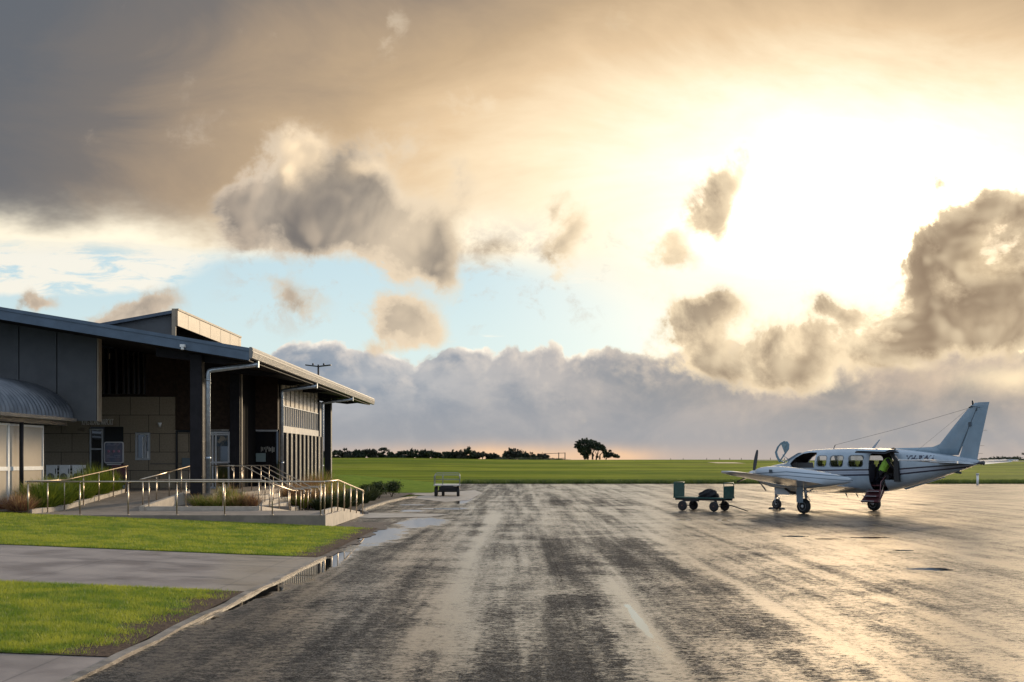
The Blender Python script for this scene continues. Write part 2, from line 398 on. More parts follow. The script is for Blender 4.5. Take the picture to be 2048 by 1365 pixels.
# ------------------------------------------------------------------ apron
def apron_fn(n, b, co, c):
    x, y, z = n.sep(co)
    iso = n.noise(co, .55, 6, .62, .4)
    trk = n.noise(n.scl(co, 1.0, .045), 1.35, 5, .58)
    trk2 = n.noise(n.scl(co, 1.0, .03), 4.2, 4, .5)
    f1 = n.noise(n.scl(co, 1, 1.6), 5.0, 9, .80)
    f2 = n.noise(n.scl(co, 1, 2.4), 16.0, 7, .84)
    def box(v, lo, hi, s_=.12):
        return n.mul(n.mr(v, lo - s_, lo + s_), n.mr(v, hi - s_, hi + s_, 1, 0))
    wx = n.add(x, n.add(n.mul(n.sub(iso, .5), .55), n.mul(n.sub(f1, .5), .5)))
    wy = n.add(y, n.mul(n.sub(iso, .5), 2.0))
    def line(cx, w_, y0, y1, amp):
        t = n.mul(n.sub(wx, cx), 1 / w_)
        return n.mul(n.mul(n.m('EXPONENT', n.mul(n.mul(t, t), -1.0)), box(wy, y0, y1, 1.2)), amp)
    def patch(x0, x1, y0, y1, amp): return n.mul(n.mul(box(wx, x0, x1, .07), box(wy, y0, y1, .35)), amp)
    lv = n.add(n.mul(n.sub(iso, .5), 1.5), n.add(n.mul(n.sub(trk, .5), 1.8), n.mul(n.sub(trk2, .5), .8)))
    lv = n.add(lv, n.mr(x, -4.2, 2.5, -.12, .10, smooth=False))
    lv = n.add(lv, n.mr(y, 10, 40, -.06, .10, smooth=False))
    lv = n.add(lv, n.mul(n.mr(y, 44, 60), n.mr(x, -1, 9, -.10, .04)))
    for q in ((-1.0, .26, 13, 45, .50), (1.48, .16, 10.5, 19.5, .62), (3.5, .15, 8, 32, .48), (-.9, .5, 14, 24, .22), (5.4, .2, 10, 40, .25), (-.2, .12, 16, 24, .2), (.75, .12, 50, 95, .25), (-2.4, .2, 50, 95, .2), (1.15, .10, 10.5, 14.5, .35)):
        lv = n.add(lv, line(*q))
    for q in ((.35, 1.05, 9.5, 17.2, -.42), (.55, 3.1, 20.0, 29.5, -.30), (-.4, .75, 10.0, 12.0, -.15), (1.9, 3.2, 12.6, 18.5, -.18), (-1.4, 3.2, 12.3, 12.9, -.0), (1.0, 5.0, 50, 58, -.2)):
        lv = n.add(lv, patch(*q))
    gr = n.add(n.mul(n.sub(f1, .5), 3.0), n.mul(n.sub(f2, .5), 5.0))
    wet = n.mr(n.add(lv, gr), -.16, .34)
    # seams of the paving lanes
    seam = n.m('ABSOLUTE', n.sub(n.m('FRACT', n.add(n.mul(x, 1 / 3.9), .32)), .5))
    seam = n.mr(seam, .0, .008, 1, 0)
    sy = n.add(y, n.mul(n.sub(iso, .5), .25))
    seamx = n.mr(n.m('ABSOLUTE', n.sub(sy, 12.25)), 0, .05, 1, 0)
    seamx = n.m('MAXIMUM', seamx, n.m('MAXIMUM', n.mr(n.m('ABSOLUTE', n.sub(sy, 46.5)), 0, .18, .9, 0), n.mr(n.m('ABSOLUTE', n.sub(sy, 88)), 0, .5, .7, 0)))
    # puddles: along the kerb, by the path and under the plane
    nn = n.sub(n.noise(n.scl(co, 1, .6), 1.7, 7, .66), .5)
    def blob(cx, cy, rx, ry):
        u_ = n.mul(n.sub(x, cx), 1 / rx); v_ = n.mul(n.sub(y, cy), 1 / ry)
        return n.m('EXPONENT', n.mul(n.add(n.mul(u_, u_), n.mul(v_, v_)), -1.0))
    bl = None
    for q in ((-3.80, 21.5, .36, 5.2), (-3.75, 30.5, .80, 5.0), (-3.2, 37.0, 1.0, 3.6), (-4.4, 45.5, .9, 1.0), (-3.0, 47.5, 1.2, 1.2), (-5.2, 51.5, 1.2, .5), (-2.9, 58.0, .5, 7.0), (-3.95, 17.0, .12, 3.0),
              (1.5, 14.2, .065, 2.4), (7.3, 30.3, .45, .35), (7.9, 29.3, .5, .25), (9.2, 29.8, .7, .35), (7.7, 21.2, .5, .35), (5.6, 38.6, .35, .35), (6.8, 38.5, .45, .35), (8.6, 25.6, .3, .25)):
        g = blob(*q); bl = g if bl is None else n.m('MAXIMUM', bl, g)
    pud = n.mr(n.add(n.add(bl, n.mul(nn, 1.7)), n.mul(n.sub(f1, .5), 1.2)), .50, .62)
    wet = n.m('MAXIMUM', wet, n.mr(n.add(bl, n.mul(nn, 1.7)), .30, .58, 0, .9))
    # colour: damp aggregate and pale stones
    st = n.new('ShaderNodeTexVoronoi'); n.put(st.inputs['Vector'], co); st.inputs['Scale'].default_value = 70
    stone = n.mr(n.sep(st.outputs['Color'])[0], .6, 1.0)
    dry = n.mix(n.mr(f1, .3, .7), (.022, .020, .018), (.058, .051, .045))
    dry = n.mix(n.mul(stone, .55), dry, (.20, .185, .165))
    wc = n.mix(.5, dry, (.020, .019, .018))
    cc = n.mix(wet, dry, wc)
    cc = n.mix(n.mul(n.m('MAXIMUM', n.mul(seam, .5), n.mul(seamx, .8)), .7), cc, (.02, .018, .016))
    cc = n.mix(pud, cc, (.012, .013, .012))
    n.put(b.inputs['Base Color'], cc)
    rg = n.mix(wet, (.75, .75, .75), (.28, .28, .28))
    n.put(b.inputs['Roughness'], n.mix(pud, rg, (.02, .02, .02)))
    n.put(b.inputs['Specular IOR Level'], n.mul(n.sub(1.0, n.mul(n.m('MAXIMUM', seam, seamx), .4)), n.mr(wet, 0, 1, .01, 1.0, smooth=False)))
    b.inputs['Specular Tint'].default_value = (1.0, .82, .60, 1)  # warm tint puts the golden sky sheen into the reflection colour
    h = n.add(n.noise(co, 60, 3, .6), n.mul(f1, .35))
    bp = n.new('ShaderNodeBump'); bp.inputs['Distance'].default_value = .010
    n.put(bp.inputs['Strength'], n.mul(n.mr(wet, 0, 1, 1.0, .45, smooth=False), n.sub(1.0, pud)))
    n.put(bp.inputs['Height'], h); n.l.new(bp.outputs[0], b.inputs['Normal'])
    n.put(b.inputs['Coat Weight'], n.mul(wet, n.mul(n.sub(1.0, pud), .8)))
    b.inputs['Coat Roughness'].default_value = .27
    b.inputs['Coat IOR'].default_value = 1.8; b.inputs['IOR'].default_value = 1.75
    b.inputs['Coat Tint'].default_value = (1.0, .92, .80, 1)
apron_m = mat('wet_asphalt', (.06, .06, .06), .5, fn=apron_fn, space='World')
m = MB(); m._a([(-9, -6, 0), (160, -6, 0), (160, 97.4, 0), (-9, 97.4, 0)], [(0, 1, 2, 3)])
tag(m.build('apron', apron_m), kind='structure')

# ------------------------------------------------------------------ terrain
def field_fn(n, b, co, c):
    x, y, z = n.sep(co)
    big = n.noise(n.scl(co, .35, 1.0), .035, 6, .6)
    mid = n.noise(n.scl(co, .5, 1.0), .28, 6, .65)
    f = n.noise(n.scl(co, 1.0, .6), 3.2, 7, .72)
    cc = n.mix(n.mr(big, .35, .65), (.14, .178, .011), (.29, .295, .024))
    cc = n.mix(n.mul(n.mr(mid, .38, .68), .55), cc, (.055, .090, .012))
    cc = n.mix(n.mul(n.mr(f, .48, .72), .5), cc, (.17, .20, .04))
    bands = n.noise(n.scl(co, .012, .16), 1.0, 4, .6)
    cc = n.mix(n.mul(n.mr(bands, .40, .62), .55), cc, (.050, .072, .010))
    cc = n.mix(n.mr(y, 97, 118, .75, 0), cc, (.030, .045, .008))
    brown = n.mul(n.mr(big, .55, .68), n.mul(n.mr(y, 110, 240), .35))
    cc = n.mix(brown, cc, (.16, .13, .06))
    n.put(b.inputs['Base Color'], cc)
    bp = n.new('ShaderNodeBump'); bp.inputs['Distance'].default_value = .25; bp.inputs['Strength'].default_value = .7
    n.put(bp.inputs['Height'], n.noise(co, 4.0, 5, .7)); n.l.new(bp.outputs[0], b.inputs['Normal'])
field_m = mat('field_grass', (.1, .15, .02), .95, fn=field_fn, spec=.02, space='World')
def terr(x, y):
    k = x / max(y, 60)
    t = sst(y, 97, 310)
    z = 2.02 * t * t * .6 + 2.02 * t * .4 + .62 * sst(-k, -.01, .13) * t
    z += .10 * math.sin(x * .021 + 1.3) * t + .05 * math.sin(x * .09 + y * .05) * t
    if y > 320: z -= .004 * (y - 320) * (.3 + .7 * sst(y, 330, 600))
    return z - (.025 if y < 97.6 else 0)
ys = [97.3, 97.8, 99, 101, 104, 108, 114, 121, 130, 140, 151, 163, 176, 190, 205, 221, 238, 256, 275, 290, 300, 306, 312, 320, 335, 360, 400, 460, 540, 700, 1000, 1600, 2800, 4500]
xs = list(np.concatenate([-np.geomspace(3500, 60, 26), np.linspace(-55, 195, 46), np.geomspace(205, 3500, 24)]))
vs = [(x, y, terr(x, y) if y < 1000 else -6) for y in ys for x in xs]; nx = len(xs)
m = MB(); m._a(vs, [(j * nx + i, j * nx + i + 1, (j + 1) * nx + i + 1, (j + 1) * nx + i) for j in range(len(ys) - 1) for i in range(nx - 1)], True)
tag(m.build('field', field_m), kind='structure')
# base ground under everything near
m = MB()
m._a([(-60, -6, -.035), (200, -6, -.035), (200, 98, -.035), (-60, 98, -.035)], [(0, 1, 2, 3)])
m._a([(-3500, -6, -.04), (-60, -6, -.04), (-60, 98, -.04), (-3500, 98, -.04)], [(0, 1, 2, 3)])
m._a([(160, -6, -.03), (3500, -6, -.03), (3500, 98, -.03), (160, 98, -.03)], [(0, 1, 2, 3)])
m._a([(-3500, -800, -.05), (3500, -800, -.05), (3500, -6, -.05), (-3500, -6, -.05)], [(0, 1, 2, 3)])
tag(m.build('ground', field_m, fix=False), kind='structure')

# lawns
def lz(x): return .041 * max(0.0, -x - 4.3)
def lawn_fn(n, b, co, c):
    x, y, z = n.sep(co)
    f = n.noise(co, 1.1, 6, .6); f2 = n.noise(co, 22, 5, .7)
    cc = n.mix(n.mr(f, .35, .65), (.075, .125, .012), (.13, .175, .016))
    cc = n.mix(n.mr(f2, .42, .68), cc, (.05, .075, .012))
    nn_ = n.mul(n.sub(n.noise(co, 1.6, 6, .65), .5), 1.5)
    lim = n.mr(y, 10, 34, -4.70, -4.66, smooth=False)
    dirt = n.mr(n.add(n.sub(x, lim), nn_), -.12, .12)
    dirt = n.m('MULTIPLY', dirt, n.mr(y, 34.5, 36.5, 1, 0))
    cc = n.mix(dirt, cc, n.mix(n.mr(f2, .35, .65), (.045, .028, .02), (.12, .08, .055)))
    n.put(b.inputs['Base Color'], cc)
    bp = n.new('ShaderNodeBump'); bp.inputs['Distance'].default_value = .05; bp.inputs['Strength'].default_value = .8
    n.put(bp.inputs['Height'], f2); n.l.new(bp.outputs[0], b.inputs['Normal'])
lawn_m = mat('lawn_soil', (.1, .15, .02), .9, fn=lawn_fn, spec=.15, space='World')
def sheet(name, x0, x1, y0, y1, zf, m_, nx_=14, ny_=10, kind='structure'):
    X = np.linspace(x0, x1, nx_); Y = np.linspace(y0, y1, ny_)
    q = MB(); q._a([(x, y, zf(x, y)) for y in Y for x in X], [(j * nx_ + i, j * nx_ + i + 1, (j + 1) * nx_ + i + 1, (j + 1) * nx_ + i) for j in range(ny_ - 1) for i in range(nx_ - 1)], True)
    return tag(q.build(name, m_), kind=kind)
lawnz = lambda x, y: lz(x) + .03
pathz = lambda x, y: lz(x) + .022
sheet('lawn', -30, -4.18, 11.55, 17.3, lambda x, y: lawnz(x, y), lawn_m)
sheet('lawn', -30, -4.18, 23.4, 33.45, lambda x, y: lawnz(x, y), lawn_m)
# far lawn beside the terminal, a low bank
def far_z(x, y): return .03 + .80 * sst(-x, 4.5, 17) * sst(y, 68, 96)
m = MB()
far_poly = [(-3.6, 97.2), (-3.9, 88), (-5.2, 78), (-6.8, 72.5), (-9.0, 69.2), (-14, 67), (-40, 66), (-70, 97.2)]
bm_ = None
bank_m = mat('bank_grass', (.1, .15, .02), .95, fn=lambda n, b, co, c: n.put(b.inputs['Base Color'], n.mix(n.mr(n.noise(co, 1.2, 7, .7), .35, .65), (.085, .135, .012), (.15, .20, .02))), spec=.02, space='World')
sheet('grass_bank', -60, -5.4, 69.5, 97.35, far_z, bank_m, 20, 14)

# paths
def path_fn(n, b, co, c):
    x, y, z = n.sep(co)
    f = n.noise(co, .9, 7, .62); f2 = n.noise(co, 30, 4, .7)
    cc = n.mix(n.mr(f, .3, .7), (.20, .158, .135), (.285, .232, .195))
    edge_ = n.mr(n.add(x, n.mul(y, .22)), -1.25, -.55)               # the newer kerb-side slab is warmer
    cc = n.mix(n.mul(edge_, .8), cc, (.26, .205, .145))
    j1 = n.mr(n.m('ABSOLUTE', n.sub(y, 21.2)), 0, .05, 1, 0)
    j2 = n.mr(n.m('ABSOLUTE', n.sub(n.m('FRACT', n.mul(x, 1 / 3.1)), .5)), 0, .007, 1, 0)
    cc = n.mix(n.mul(n.m('MAXIMUM', j1, n.mul(j2, .7)), .85), cc, (.07, .06, .05))
    st_ = n.mul(n.mr(n.noise(n.scl(co, .5, 1.6), 1.4, 6, .65), .56, .70), n.mr(x, -8.5, -4.5))
    cc = n.mix(n.mul(st_, .85), cc, (.045, .042, .036))
    cc = n.mix(n.mul(n.mr(f2, .5, .8), .35), cc, (.12, .11, .1))
    n.put(b.inputs['Base Color'], cc)
    n.put(b.inputs['Roughness'], n.mr(f, .35, .65, .35, .62))
    bp = n.new('ShaderNodeBump'); bp.inputs['Distance'].default_value = .006; bp.inputs['Strength'].default_value = .5
    n.put(bp.inputs['Height'], f2); n.l.new(bp.outputs[0], b.inputs['Normal'])
path_m = mat('path_concrete_wet', (.3, .27, .25), .5, fn=path_fn, space='World')
sheet('path', -30, -4.12, 17.1, 23.6, lambda x, y: pathz(x, y), path_m, 16, 6)
sheet('path', -30, -4.12, 5.0, 11.8, lambda x, y: pathz(x, y) - .004, path_m, 16, 6)
kerb_m = mat('kerb_concrete', (.20, .165, .13), .42, var=.5, vscale=2.5, bump=.4, bscale=30, space='World')
def kerb(name, pts, w_, h_):
    q = MB()
    for (x0, y0, z0), (x1, y1, z1) in zip(pts[:-1], pts[1:]):
        t = Vector((x1 - x0, y1 - y0, 0)).normalized(); s_ = Vector((t.y, -t.x, 0)) * w_ / 2
        a_, b_ = Vector((x0, y0, z0)), Vector((x1, y1, z1)); dn = Vector((0, 0, -h_ - .05)); up = Vector((0, 0, 0))
        vv = [a_ - s_ + dn, a_ + s_ + dn, b_ + s_ + dn, b_ - s_ + dn, a_ - s_, a_ + s_, b_ + s_, b_ - s_]
        q._a(vv, [(0, 3, 2, 1), (4, 5, 6, 7), (0, 1, 5, 4), (1, 2, 6, 5), (2, 3, 7, 6), (3, 0, 4, 7)])
    return tag(q.build(name, kerb_m, fix=False), kind='structure')
kp = []
for i in range(40):
    y = 5 + i * (23.6 - 5) / 39
    kp.append((-4.10 + .014 * math.sin(y * 1.7) + .01 * math.sin(y * 4.1), y, .035 + .008 * math.sin(y * 2.3)))
kerb('kerb', kp, .125, .06)
# dirt verge where the lawn runs out beside the apron
dirt_m = mat('verge_dirt', (.085, .062, .046), .8, var=.5, vscale=5, bump=.9, bscale=25, space='World')
q = MB(); prev = None
pts_in, pts_out = [], []
for i in range(60):
    y = 23.5 + i * (37.0 - 23.5) / 59
    o_ = .10 * math.sin(y * 2.1) + .06 * math.sin(y * 5.3) + .04 * random.uniform(-1, 1)
    pts_out.append((-4.02 + o_ - .02 * max(0, y - 32), y, .008)); pts_in.append((-4.75 if y < 33.4 else -5.6, y, .026 if y < 33.4 else .009))
q._a(pts_in + pts_out, [(i, i + 60, i + 61, i + 1) for i in range(59)], True)
tag(q.build('dirt_verge', dirt_m), kind='structure')

# garden bed soil around the ramps, the concrete pads beyond them
sheet('garden_bed', -30, -14.82, 33.9, 48.4, lambda x, y: .33 + lz(x) * .35, soil, 8, 8)
sheet('garden_bed', -12.2, -10.5, 36.95, 42.5, lambda x, y: .42, soil, 4, 6)
sheet('garden_bed', -10.9, -6.35, 47.6, 68.0, lambda x, y: .06 + .25 * sst(-x, 7, 10), soil, 6, 8)
sheet('garden_bed', -8.3, -6.35, 43.6, 47.6, lambda x, y: .05, soil, 3, 3)
pad_m = mat('pad_concrete', (.33, .285, .24), .45, var=.25, vscale=1.3, bump=.25, bscale=40, space='World')
m = MB(); m._a([(-8.3, 41.95, .012), (-5.2, 39.6, .012), (-3.2, 40.6, .006), (-2.6, 42.6, .006), (-5.8, 43.5, .012), (-8.3, 43.5, .012)], [tuple(range(6))])
tag(m.build('path', pad_m), kind='structure')
m = MB(); m._a([(-6.2, 68.9, .012), (-6.2, 61.0, .012), (-3.6, 55.0, .008), (-2.6, 57.5, .006), (-2.3, 70.0, .006), (-3.0, 76, .01), (-4.5, 72.5, .012)], [tuple(range(7))])
tag(m.build('path', pad_m), kind='structure')
m = MB(); m._a([(-22, 66.2, .02), (-6.0, 68.2, .02), (-3.6, 69.5, .014), (-3.6, 71.0, .014), (-6.5, 69.6, .02), (-22, 67.2, .02)], [tuple(range(6))])
tag(m.build('path', pad_m), kind='structure')
kerb('garden_kerb', [(-5.75, 42.6, .10), (-6.15, 44.2, .10), (-6.3, 46.5, .10), (-6.3, 54, .10), (-6.1, 58.5, .10), (-5.6, 61.2, .10)], .14, .1)
m = MB(); m._a([(-7.6, 61.5, .02), (-6.3, 61.0, .02), (-5.4, 64.6, .02), (-6.8, 66.8, .02), (-9.0, 66.4, .02)], [tuple(range(5))])
tag(m.build('lawn', field_m), kind='structure')

# ------------------------------------------------------------------ grass blades on the near lawns, one object of uncountable blades
grass_a = leafmat('lawn_blades', (.15, .235, .018), (.40, .41, .04), 1.7, .5)
def blades(name, N, x0, x1, y0, y1, h0, h1, wd, zf, m_, keep=None, lean=.5):
    # denser towards the camera
    y = y0 + (y1 - y0) * rng.random(N) ** 1.25; x = x1 - (x1 - x0) * rng.random(N)
    if keep is not None: k = keep(x, y); x, y = x[k], y[k]
    N = len(x); z = zf(x, y)
    h = h0 + (h1 - h0) * rng.random(N); a_ = rng.random(N) * 2 * np.pi
    wx, wy = np.cos(a_) * wd / 2, np.sin(a_) * wd / 2
    lx, ly = (rng.normal(size=N)) * h * lean, (rng.normal(size=N)) * h * lean
    P = np.empty((N, 3, 3), np.float32)
    P[:, 0] = np.stack([x - wx, y - wy, z - .01], 1); P[:, 1] = np.stack([x + wx, y + wy, z - .01], 1)
    P[:, 2] = np.stack([x + lx, y + ly, z + h], 1)
    me = bpy.data.meshes.new(name); me.vertices.add(3 * N); me.vertices.foreach_set('co', P.ravel())
    me.loops.add(3 * N); me.loops.foreach_set('vertex_index', np.arange(3 * N, dtype=np.int32))
    me.polygons.add(N); me.polygons.foreach_set('loop_start', np.arange(0, 3 * N, 3, dtype=np.int32))
    me.polygons.foreach_set('loop_total', np.full(N, 3, np.int32)); me.update(); me.validate()
    me.materials.append(m_)
    o = bpy.data.objects.new(name, me); COL.objects.link(o)
    return o
lzv = lambda x, y: .041 * np.maximum(0, -x - 4.3) + .028
kn = lambda x, y: x < (-4.78 + .14 * np.sin(y * 3.1) + .12 * np.sin(y * 7.7 + 1) + .10 * rng.normal(size=x.shape) + np.minimum(.5, rng.exponential(.13, size=x.shape)))
tag(blades('grass', 130000, -9.5, -4.2, 11.6, 17.28, .025, .060, .010, lzv, grass_a, kn), 'short bright green mown grass on the lawn nearest the camera', 'grass', kind='stuff')
tag(blades('grass', 170000, -17, -4.3, 23.42, 33.3, .025, .06, .014, lzv, grass_a, kn), 'short green mown grass on the lawn in front of the ramp', 'grass', kind='stuff')
long_g = leafmat('long_grass', (.035, .062, .010), (.12, .16, .025), .8, .4)
tag(blades('grass', 60000, -5, 75, 97.3, 102, .12, .42, .05, lambda x, y: np.full(x.shape, .0), long_g, None, .4), 'dark unmown grass along the far edge of the apron', 'grass', kind='stuff')
# ------------------------------------------------------------------ terminal building
def brick_fn(n, b, co, c):
    x, y, z = n.sep(co)
    br = n.new('ShaderNodeTexBrick'); n.put(br.inputs['Vector'], n.vec(n.add(x, n.mul(y, .73)), z, 0))
    br.inputs['Scale'].default_value = 1.0; br.inputs['Brick Width'].default_value = 1.25; br.inputs['Row Height'].default_value = .79
    br.inputs['Mortar Size'].default_value = .012; br.offset = .37
    br.inputs['Color1'].default_value = (.33, .265, .185, 1); br.inputs['Color2'].default_value = (.30, .24, .165, 1)
    br.inputs['Mortar'].default_value = (.03, .022, .016, 1)
    f = n.noise(co, 14, 6, .7)
    n.put(b.inputs['Base Color'], n.mix(n.mul(n.mr(f, .4, .7), .45), br.outputs['Color'], (.13, .10, .07)))
panel_m = mat('stone_panels', (.2, .15, .1), .8, fn=brick_fn, space='World', bump=.15, bscale=70)
brown_m = mat('brown_cladding', (.048, .030, .020), .6, spec=.15, var=.3, vscale=6, bump=.1, bscale=60)
grey_m = mat('grey_render', (.078, .082, .088), .7, var=.14, vscale=1.1, bump=.25, bscale=90)
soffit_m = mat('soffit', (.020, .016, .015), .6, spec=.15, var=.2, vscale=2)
edge_m = mat('tan_trim', (.30, .24, .17), .6, var=.1)
tan_m = mat('tan_fascia', (.26, .19, .12), .45, var=.14, vscale=1.8)
screen_m = mat('screen_panel', (.62, .55, .45), .28, .35, var=.08, vscale=3)
frame_m = mat('window_frame', (.50, .50, .50), .4, .3, var=.08)
T = thing('airport_terminal', 'dark grey single storey terminal with a sloping overhanging roof, tall columns and striped glass side', 'building', (-15, 48, 0))
SL = .165; RX = -9.53
def rz_(x): return 5.96 + SL * (RX - x)
# roof: a thick sloping slab
q = MB(); q.prism([(RX - .03, rz_(RX) - .02), (-34, rz_(-34) - .02), (-34, rz_(-34) - .36), (RX - .03, rz_(RX) - .34)], 40.06, 73.4, 'y')
roof = q.build('roof', roofsteel, T)
q = MB()
for i in range(80):                                     # standing ribs of the sheeting, running down the slope
    y = 40.4 + i * .41
    q.bar((RX - .2, y, rz_(RX - .2) + .005), (-34, y, rz_(-34) + .005), .05, .035)
q.build('rib', roofsteel, roof)
q = MB()
q.prism([(RX, rz_(RX) + .02), (-34, rz_(-34) + .02), (-34, rz_(-34) - .10), (RX, rz_(RX) - .10)], 39.96, 40.06, 'y')
q.prism([(RX, rz_(RX) - .105), (-34, rz_(-34) - .105), (-34, rz_(-34) - .42), (RX, rz_(RX) - .42)], 39.99, 40.06, 'y')
q.build('fascia', fascia_m, T)
# eave gutter along the side: rolled quad profile
q = MB()
zt = rz_(RX)
q.prism([(RX + .0, zt + .02), (RX + .02, zt + .05), (RX + .10, zt + .04), (RX + .13, zt - .02), (RX + .12, zt - .12), (RX + .14, zt - .15), (RX + .11, zt - .34), (RX + .02, zt - .36), (RX, zt - .3)], 39.95, 73.5, 'y')
g_ = q.build('gutter', gutter_m, T)
q = MB(); q.prism([(RX + .125, zt - .10), (RX + .145, zt - .10), (RX + .145, zt - .135), (RX + .125, zt - .135)], 39.95, 73.5, 'y'); q.build('gutter_bead', gutter_m, g_)
# soffit lining
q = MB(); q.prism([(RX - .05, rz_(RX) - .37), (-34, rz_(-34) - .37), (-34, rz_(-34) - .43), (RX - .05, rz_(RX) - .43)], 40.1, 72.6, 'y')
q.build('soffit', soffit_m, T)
for y in (41.2, 47.0, 53.1, 59, 64.6, 70.5):                      # rafters under the eave
    MB().prism([(RX - .35, rz_(RX - .35) - .43), (-13.2, rz_(-13.2) - .43), (-13.2, rz_(-13.2) - .78), (RX - 1.2, rz_(RX - 1.2) - .66)], y - .07, y + .07, 'y').build('rafter', charcoal, T)
# clerestory roof
CX, C0, C1 = -13.0, 43.0, 52.5
def cz(x): return 7.72 + .18 * (x - CX)
q = MB()
q.prism([(CX + .0, cz(CX)), (-17.6, cz(-17.6)), (-17.6, cz(-17.6) - .12), (CX, cz(CX) - .12)], C0 - .12, C1, 'y')
cl = q.build('clerestory_roof', roofsteel, T)
q = MB(); q.prism([(CX + .003, cz(CX) + .03), (CX + .08, cz(CX) + .03), (CX + .08, cz(CX) - .62), (CX + .003, cz(CX) - .62)], C0 - .14, C1 + .1, 'y')
f_ = q.build('fascia', tan_m, cl)
q = MB(); q.prism([(CX + .082, cz(CX) + .035), (CX + .11, cz(CX) + .035), (CX + .11, cz(CX) - .04), (CX + .082, cz(CX) - .04)], C0 - .16, C1 + .1, 'y')
for y in np.arange(C0 + 1.2, C1, 1.6): q.boxp((CX + .081, y, cz(CX) - .6), (CX + .086, y + .02, cz(CX) - .05))
q.build('trim', edge_m, cl)
q = MB(); q.prism([(CX - .12, cz(CX) - .12), (-17.0, cz(-17) - .12), (-17.0, rz_(-17) - .1), (CX - .12, rz_(CX) - .1)], C0 + .05, C0 + .2, 'y')
q.build('wall', grey_m, cl)
q = MB(); q.prism([(CX - .15, cz(CX) + .03), (CX + .0, cz(CX) + .03), (CX + .0, rz_(CX) + .0), (CX - .15, rz_(CX) + .0)], C0 - .14, C0 - .09, 'y')
q.build('corner_trim', edge_m, cl)
q = MB(); q.boxp((CX - .6, C0 + .2, rz_(CX) - .1), (CX - .5, C1 - .2, cz(CX) - .15)); q.build('window', dark_glass, cl)
# back and inner body
FY = 48.5; FZ = .82
q = MB()
q.prism([(-34, 0), (-12.35, 0), (-12.35, rz_(-12.35) - .43), (-34, rz_(-34) - .43)], 66.0, 66.3, 'y')
q.build('wall', grey_m, T)
# front wall in segments round the openings
q = MB()
def wseg(x0, x1, z0, z1=None, y0=FY, th=.25):
    if z1 is None: q.prism([(x0, z0), (x1, z0), (x1, rz_(x1) - .435), (x0, rz_(x0) - .435)], y0, y0 + th, 'y')
    else: q.boxp((x0, y0, z0), (x1, y0 + th, z1))
wseg(-30, -18.45, -.2, 4.75)
wseg(-18.45, -16.95, 3.46, 4.75)
wseg(-16.95, -16.46, -.2, 4.75)
wseg(-16.46, -15.80, -.2, 2.02); wseg(-16.46, -15.80, 3.22, 4.75)
wseg(-15.80, -14.72, -.2, 4.75)
wseg(-14.72, -14.10, .82, 3.2)
q.build('wall', panel_m, T)
q = MB()
def wseg2(x0, x1, z0, y0=FY - .02): q.prism([(x0, z0), (x1, z0), (x1, rz_(x1) - .436), (x0, rz_(x0) - .436)], y0, y0 + .25, 'y')
wseg2(-30, -18.0, 4.76); wseg2(-16.0, -14.73, 4.76)
q.boxp((-18.0, FY + .1, 4.76), (-16.0, FY + .25, 4.85))
wseg2(-14.72, -12.35, 3.32)
q.prism([(-18.0, 6.9), (-16.0, 6.9), (-16.0, rz_(-16) - .436), (-18.0, rz_(-18) - .436)], FY - .02, FY + .2, 'y')
q.build('upper_wall', brown_m, T)
# upper louvred window
wn = MB().boxp((-18.0, FY + .10, 4.86), (-16.0, FY + .14, 6.9)).build('window', dark_glass, T)
for i, x in enumerate((-17.86, -17.62, -17.30, -17.0, -16.80, -16.55, -16.35, -16.12)):
    MB().boxp((x, FY - .0, 4.86), (x + .05, FY + .09, 6.9)).build('fin', mat('bronze_fin', (.10, .075, .055), .4, .5), wn)
MB().boxp((-17.60, FY + .02, 6.35), (-17.56, FY + .07, 6.6)).build('lamp', mat('warm_lamp', (.9, .75, .5), .4), wn)
# return wall and recessed section of the facade
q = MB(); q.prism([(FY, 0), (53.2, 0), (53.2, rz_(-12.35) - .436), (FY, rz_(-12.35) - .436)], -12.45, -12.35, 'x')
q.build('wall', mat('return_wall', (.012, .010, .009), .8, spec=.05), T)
q = MB()
q.prism([(-12.35, 3.45), (-11.3, 3.45), (-11.3, rz_(-11.3) - .436), (-12.35, rz_(-12.35) - .436)], 53.0, 53.2, 'y')
q.build('upper_wall', brown_m, T)
q = MB(); q.boxp((-12.34, 53.04, .8), (-11.3, 53.08, 3.4)); wn = q.build('window', dark_glass, T)
MB().boxp((-12.34, 53.0, 3.36), (-11.32, 53.038, 3.44)).build('transom', frame_m, wn)
# glazing of the front entrance
fr = frame_m
def opening(name, x0, x1, z0, z1, y, mull=(), trans=(), w_=.06, glassm=dark_glass):
    g = MB().boxp((x0, y + .06, z0), (x1, y + .09, z1)).build(name, glassm, T)
    q_ = MB()
    q_.boxp((x0, y, z0), (x0 + w_, y + .055, z1)).boxp((x1 - w_, y, z0), (x1, y + .055, z1)).boxp((x0 + w_, y, z1 - w_), (x1 - w_, y + .055, z1)).boxp((x0 + w_, y, z0), (x1 - w_, y + .055, z0 + w_))
    for x in mull: q_.boxp((x - w_ / 2, y - .01, z0 + w_), (x + w_ / 2, y + .055, z1 - w_))
    for z in trans: q_.boxp((x0 + w_, y - .004, z - w_ / 2), (x1 - w_, y + .05, z + w_ / 2))
    q_.build('frame', fr, g); return g
opening('window', -18.42, -17.85, .9, 3.36, FY + .05, (), (2.5,), .06)
MB().boxp((-17.84, FY + .2, .82), (-16.96, FY + .24, 3.45)).build('doorway', mat('opening_shade', (.010, .009, .009), .4), T)  # flat dark sheet painted as the shade inside the opening
g = opening('window', -16.45, -15.81, 2.03, 3.2, FY + .02, (-16.02,), (), .09)
